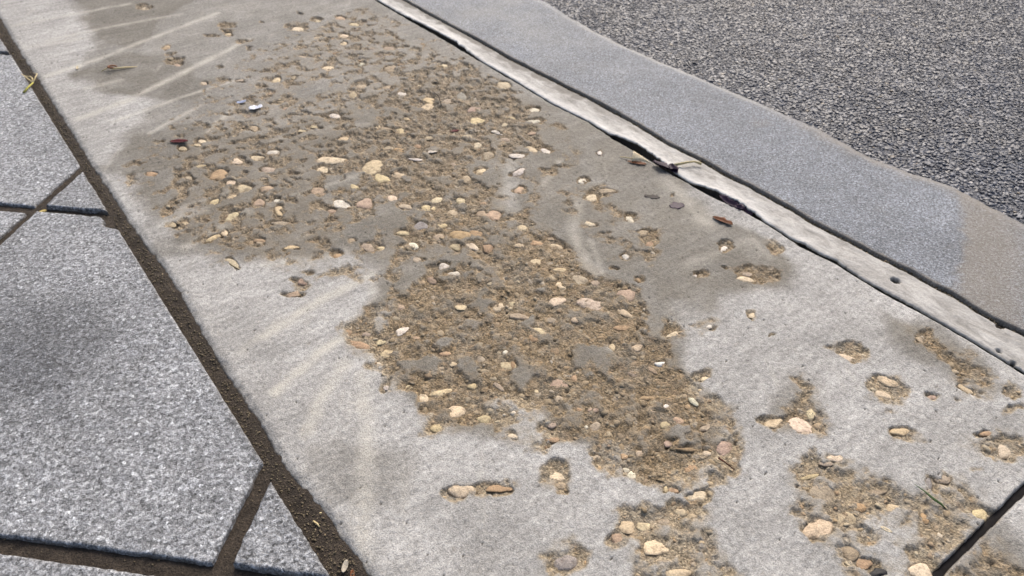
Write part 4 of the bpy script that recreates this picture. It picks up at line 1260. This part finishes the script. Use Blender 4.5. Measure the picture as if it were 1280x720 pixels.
# dry cream leaf with a stalk
c_ = pt('leaf1')
t = thing('dry_leaf', 'dry cream leaf with brown underside and thin stalk, near the broken strip', 'leaf', c_)
def tri_leaf(bm):
    pts = [(-.013, .004, .002), (.002, .017, .013), (.012, -.020, .001), (.000, -.006, .004)]
    up = [bm.verts.new(p) for p in pts]
    dn = [bm.verts.new((p[0], p[1], p[2] - .0006)) for p in pts]
    bm.faces.new((up[0], up[3], up[1])); bm.faces.new((up[3], up[2], up[1]))
    bm.faces.new((dn[0], dn[1], dn[3])); bm.faces.new((dn[3], dn[1], dn[2]))
    for i, j in ((0, 3), (3, 2), (2, 1), (1, 0)):
        bm.faces.new((up[i], dn[i], dn[j], up[j]))
    bmesh.ops.subdivide_edges(bm, edges=bm.edges[:], cuts=2, use_grid_fill=True)
    for v in bm.verts:
        v.co.z += .0012 * math.sin(v.co.x * 700) * math.cos(v.co.y * 500)
from_bm('blade', tri_leaf, cream, t, (.002, -.004, .001))
from_bm('brown_lobe', lambda b: leaf_bm(b, .034, .009, .4, .12, .8, 9, 4, 11, .0003, .3), brownl, t, (-.006, -.008, .0006), -1.0)
d = pt('leaf0') - c_
from_bm('stalk', lambda b: tube_bm(b, [Vector((-.003, .004, .003)), d * .6 + Vector((0, 0, .003)), d + Vector((0, 0, .002))], [.0010, .0008, .0007], 6), straw, t)

# purple petal pinched in the crack, its pale stem lying on the strip
c_ = pt('petal', -.001)
t = thing('purple_leaf', 'crumpled purple leaf wedged in the crack, its pale stalk over the strip', 'leaf', c_)
from_bm('blade', lambda b: leaf_bm(b, .048, .022, .5, .4, .6, 10, 6, 12, .0003, .2), purple, t, (-.006, .004, .0025), 1.6 + .3, .3)
from_bm('lobe', lambda b: leaf_bm(b, .030, .014, .6, .4, .7, 8, 5, 13, .0003, .2), purple, t, (.002, -.010, .003), 1.2, -.3)
a, b_ = pt('stem0', .006) - c_, pt('stem1', .0075) - c_
from_bm('stalk', lambda bm: tube_bm(bm, [a, a * .5 + b_ * .5 + Vector((0, 0, .003)), b_ * .85 + a * .15 + Vector((.001, .002, .002)), b_ + Vector((.002, -.006, 0))], [.0026, .0022, .0018, .0026], 7), straw, t)
for k_, (nm, L_, lab) in enumerate((('pet2', .050, 'shrivelled purple leaf deep in the long crack, beside the red-brown husk'), ('pet3', .034, 'small purple leaf curl in the crack, at the narrow end of the wide gap'))):
    x, y = P[nm]
    o = from_bm('crack_leaf', lambda b: leaf_bm(b, L_, .016, .8, .5, .6, 10, 6, 15 + k_, .0003, .25), purple, loc=(x + .004, y + .004, -.006), rz=1.62)
    tag(o, lab, 'leaf', 'purple leaves fallen into the crack')

o = from_bm('brown_husk', lambda b: leaf_bm(b, .036, .012, .6, .15, .8, 10, 6, 18, .0003, .3), brownl, loc=pt('redhusk') + Vector((0, 0, .0003)), rz=-1.35)
tag(o, 'curled red-brown husk lying on damp concrete beside the crack', 'husk')
o = from_bm('dark_leaf', lambda b: leaf_bm(b, .025, .020, .04, .05, .6, 10, 6, 19, .0002, .3), purple, loc=pt('dark1') + Vector((0, 0, .0002)), rz=-.4)
tag(o, 'flattened dark purple leaf on grey damp concrete, rounder than its neighbour', 'leaf', 'flattened dark leaves')
o = from_bm('dark_leaf', lambda b: leaf_bm(b, .026, .012, .04, .05, .6, 10, 6, 20, .0002, .4), mat_plain('grey_leaf', (.075, .065, .06), (.045, .04, .036)), loc=pt('dark2') + Vector((0, 0, .0002)), rz=-.9)
tag(o, 'flattened charcoal leaf scrap on damp concrete, narrower than the purple one', 'leaf', 'flattened dark leaves')

# grass blade
a, m_, b_ = pt('blade0', .002), pt('blade1', .005), pt('blade2', .0015)
o = from_bm('grass_blade', lambda bm: tube_bm(bm, [a - m_, (a - m_) * .5 + Vector((0, 0, .001)), Vector((0, 0, 0)), (b_ - m_) * .6 + Vector((0, 0, .001)), b_ - m_], [.0004, .0011, .0019, .0017, .0004], 6, .35), green, loc=m_)
tag(o, 'single dark green grass blade lying across the worn patch by the expansion joint', 'grass blade')

def blob(bm, rx_=.0095, ry_=.006, seed=3):
    q_ = random.Random(seed)
    bmesh.ops.create_icosphere(bm, subdivisions=3, radius=1)
    for v in bm.verts:
        c = v.co
        th = math.atan2(c.y, c.x)
        k_ = 1 + .18 * math.sin(2 * th + 1) + .13 * math.sin(3 * th + seed) + .08 * math.sin(5 * th)
        c.x *= rx_ * k_
        c.y *= ry_ * k_
        c.z *= .0022 * (1 + .2 * math.sin(9 * th))
o = from_bm('tar_blob', blob, tar, loc=pt('tar') + Vector((0, -.002, .0006)), rz=-.5)
tag(o, 'flat black blob of tar stuck on the rough concrete', 'tar blob')

o = from_bm('seed', lambda b: leaf_bm(b, .012, .0042, .3, .2, .8, 8, 4, 22, .0009), cream, loc=pt('seed', -.0012), rz=1.9)
tag(o, 'pale yellow seed lying on the black expansion joint', 'seed')
def str_(k0, k1, r):
    x0, x1 = pt(k0, -.004), pt(k1, -.0035)
    return lambda bm: tube_bm(bm, [Vector((0, 0, 0)), (x1 - x0) * .5 + Vector((.0005, 0, .0006)), x1 - x0], [r, r * 1.15, r * .8], 6, .6)
o = from_bm('straw_piece', str_('straw0', 'straw1', .0010), straw, loc=pt('straw0', -.003))
tag(o, 'short bent straw piece on the dirt joint, longer than the bit above it', 'straw', 'straw bits in the dirt joint')
o = from_bm('straw_piece', lambda bm: tube_bm(bm, [(0, 0, 0), (.003, -.0016, .0004), (.0052, -.002, 0)], [.0008, .001, .0006], 6, .6), straw, loc=pt('straw2', -.003))
tag(o, 'tiny pale straw bit on the dirt joint, beside a longer bent piece', 'straw', 'straw bits in the dirt joint')
o = from_bm('pale_curl', lambda b: leaf_bm(b, .014, .0058, .7, .5, .6, 9, 5, 24, .0003), lm('grey_husk', (.50, .45, .36), (.32, .28, .22)), loc=pt('curl', -.003), rz=.8)
tag(o, 'greyish curled husk on the dirt joint at the picture edge', 'husk')
o = from_bm('brown_scrap', lambda b: leaf_bm(b, .010, .0045, .5, .5, .7, 7, 4, 25, .0003), brownl, loc=pt('brown', -.003), rz=1.1)
tag(o, 'small brown leaf scrap on the dirt joint beside the greyish husk', 'leaf scrap')
x, y = P['yel']
o = from_bm('yellow_chip', lambda b: leaf_bm(b, .012, .006, .2, .1, .5, 6, 4, 26, .0012), lm('yellow_seed', (.58, .46, .16), (.40, .30, .10)), loc=(x, y, -.006), rz=-.1)
tag(o, 'small yellow seed husk on the dirt where two slab joints cross', 'seed husk')

def chip_bm(bm):
    bmesh.ops.create_icosphere(bm, subdivisions=2, radius=1)
    q_ = random.Random(8)
    for v in bm.verts:
        th = math.atan2(v.co.y, v.co.x)
        k_ = 1 + .3 * math.sin(3 * th) + .15 * math.sin(2 * th)
        v.co = Vector((v.co.x * .0068 * k_, v.co.y * .0042 * k_, v.co.z * .0022))
o = from_bm('plaster_chip', chip_bm, white, loc=pt('chip') + Vector((0, 0, .0004)), rz=-.6)
tag(o, 'bright white three-lobed chip on the brown worn matrix', 'chip')

a, b_ = pt('tw0', .001), pt('tw1', .001)
o = from_bm('thin_twig', lambda bm: tube_bm(bm, [Vector((0, 0, 0)), (b_ - a) * .5 + Vector((.004, 0, .004)), b_ - a], [.0008, .0011, .0007], 6), dark_twig, loc=a + Vector((0, 0, .001)))
tag(o, 'hair-thin dark twig beside two yellowish pebbles on worn concrete', 'twig', 'thin dark twigs')
a, b_ = pt('st0', .002), pt('st1', .001)
o = from_bm('thin_twig', lambda bm: tube_bm(bm, [Vector((0, 0, 0)), (b_ - a) * .4 + Vector((0, 0, .001)), b_ - a], [.0013, .0008, .0006], 6), lm('red_stalk', (.11, .03, .02), (.05, .02, .012)), loc=a)
tag(o, 'short dark red stalk below the big pinkish pebble at the wear edge', 'twig', 'thin dark twigs')
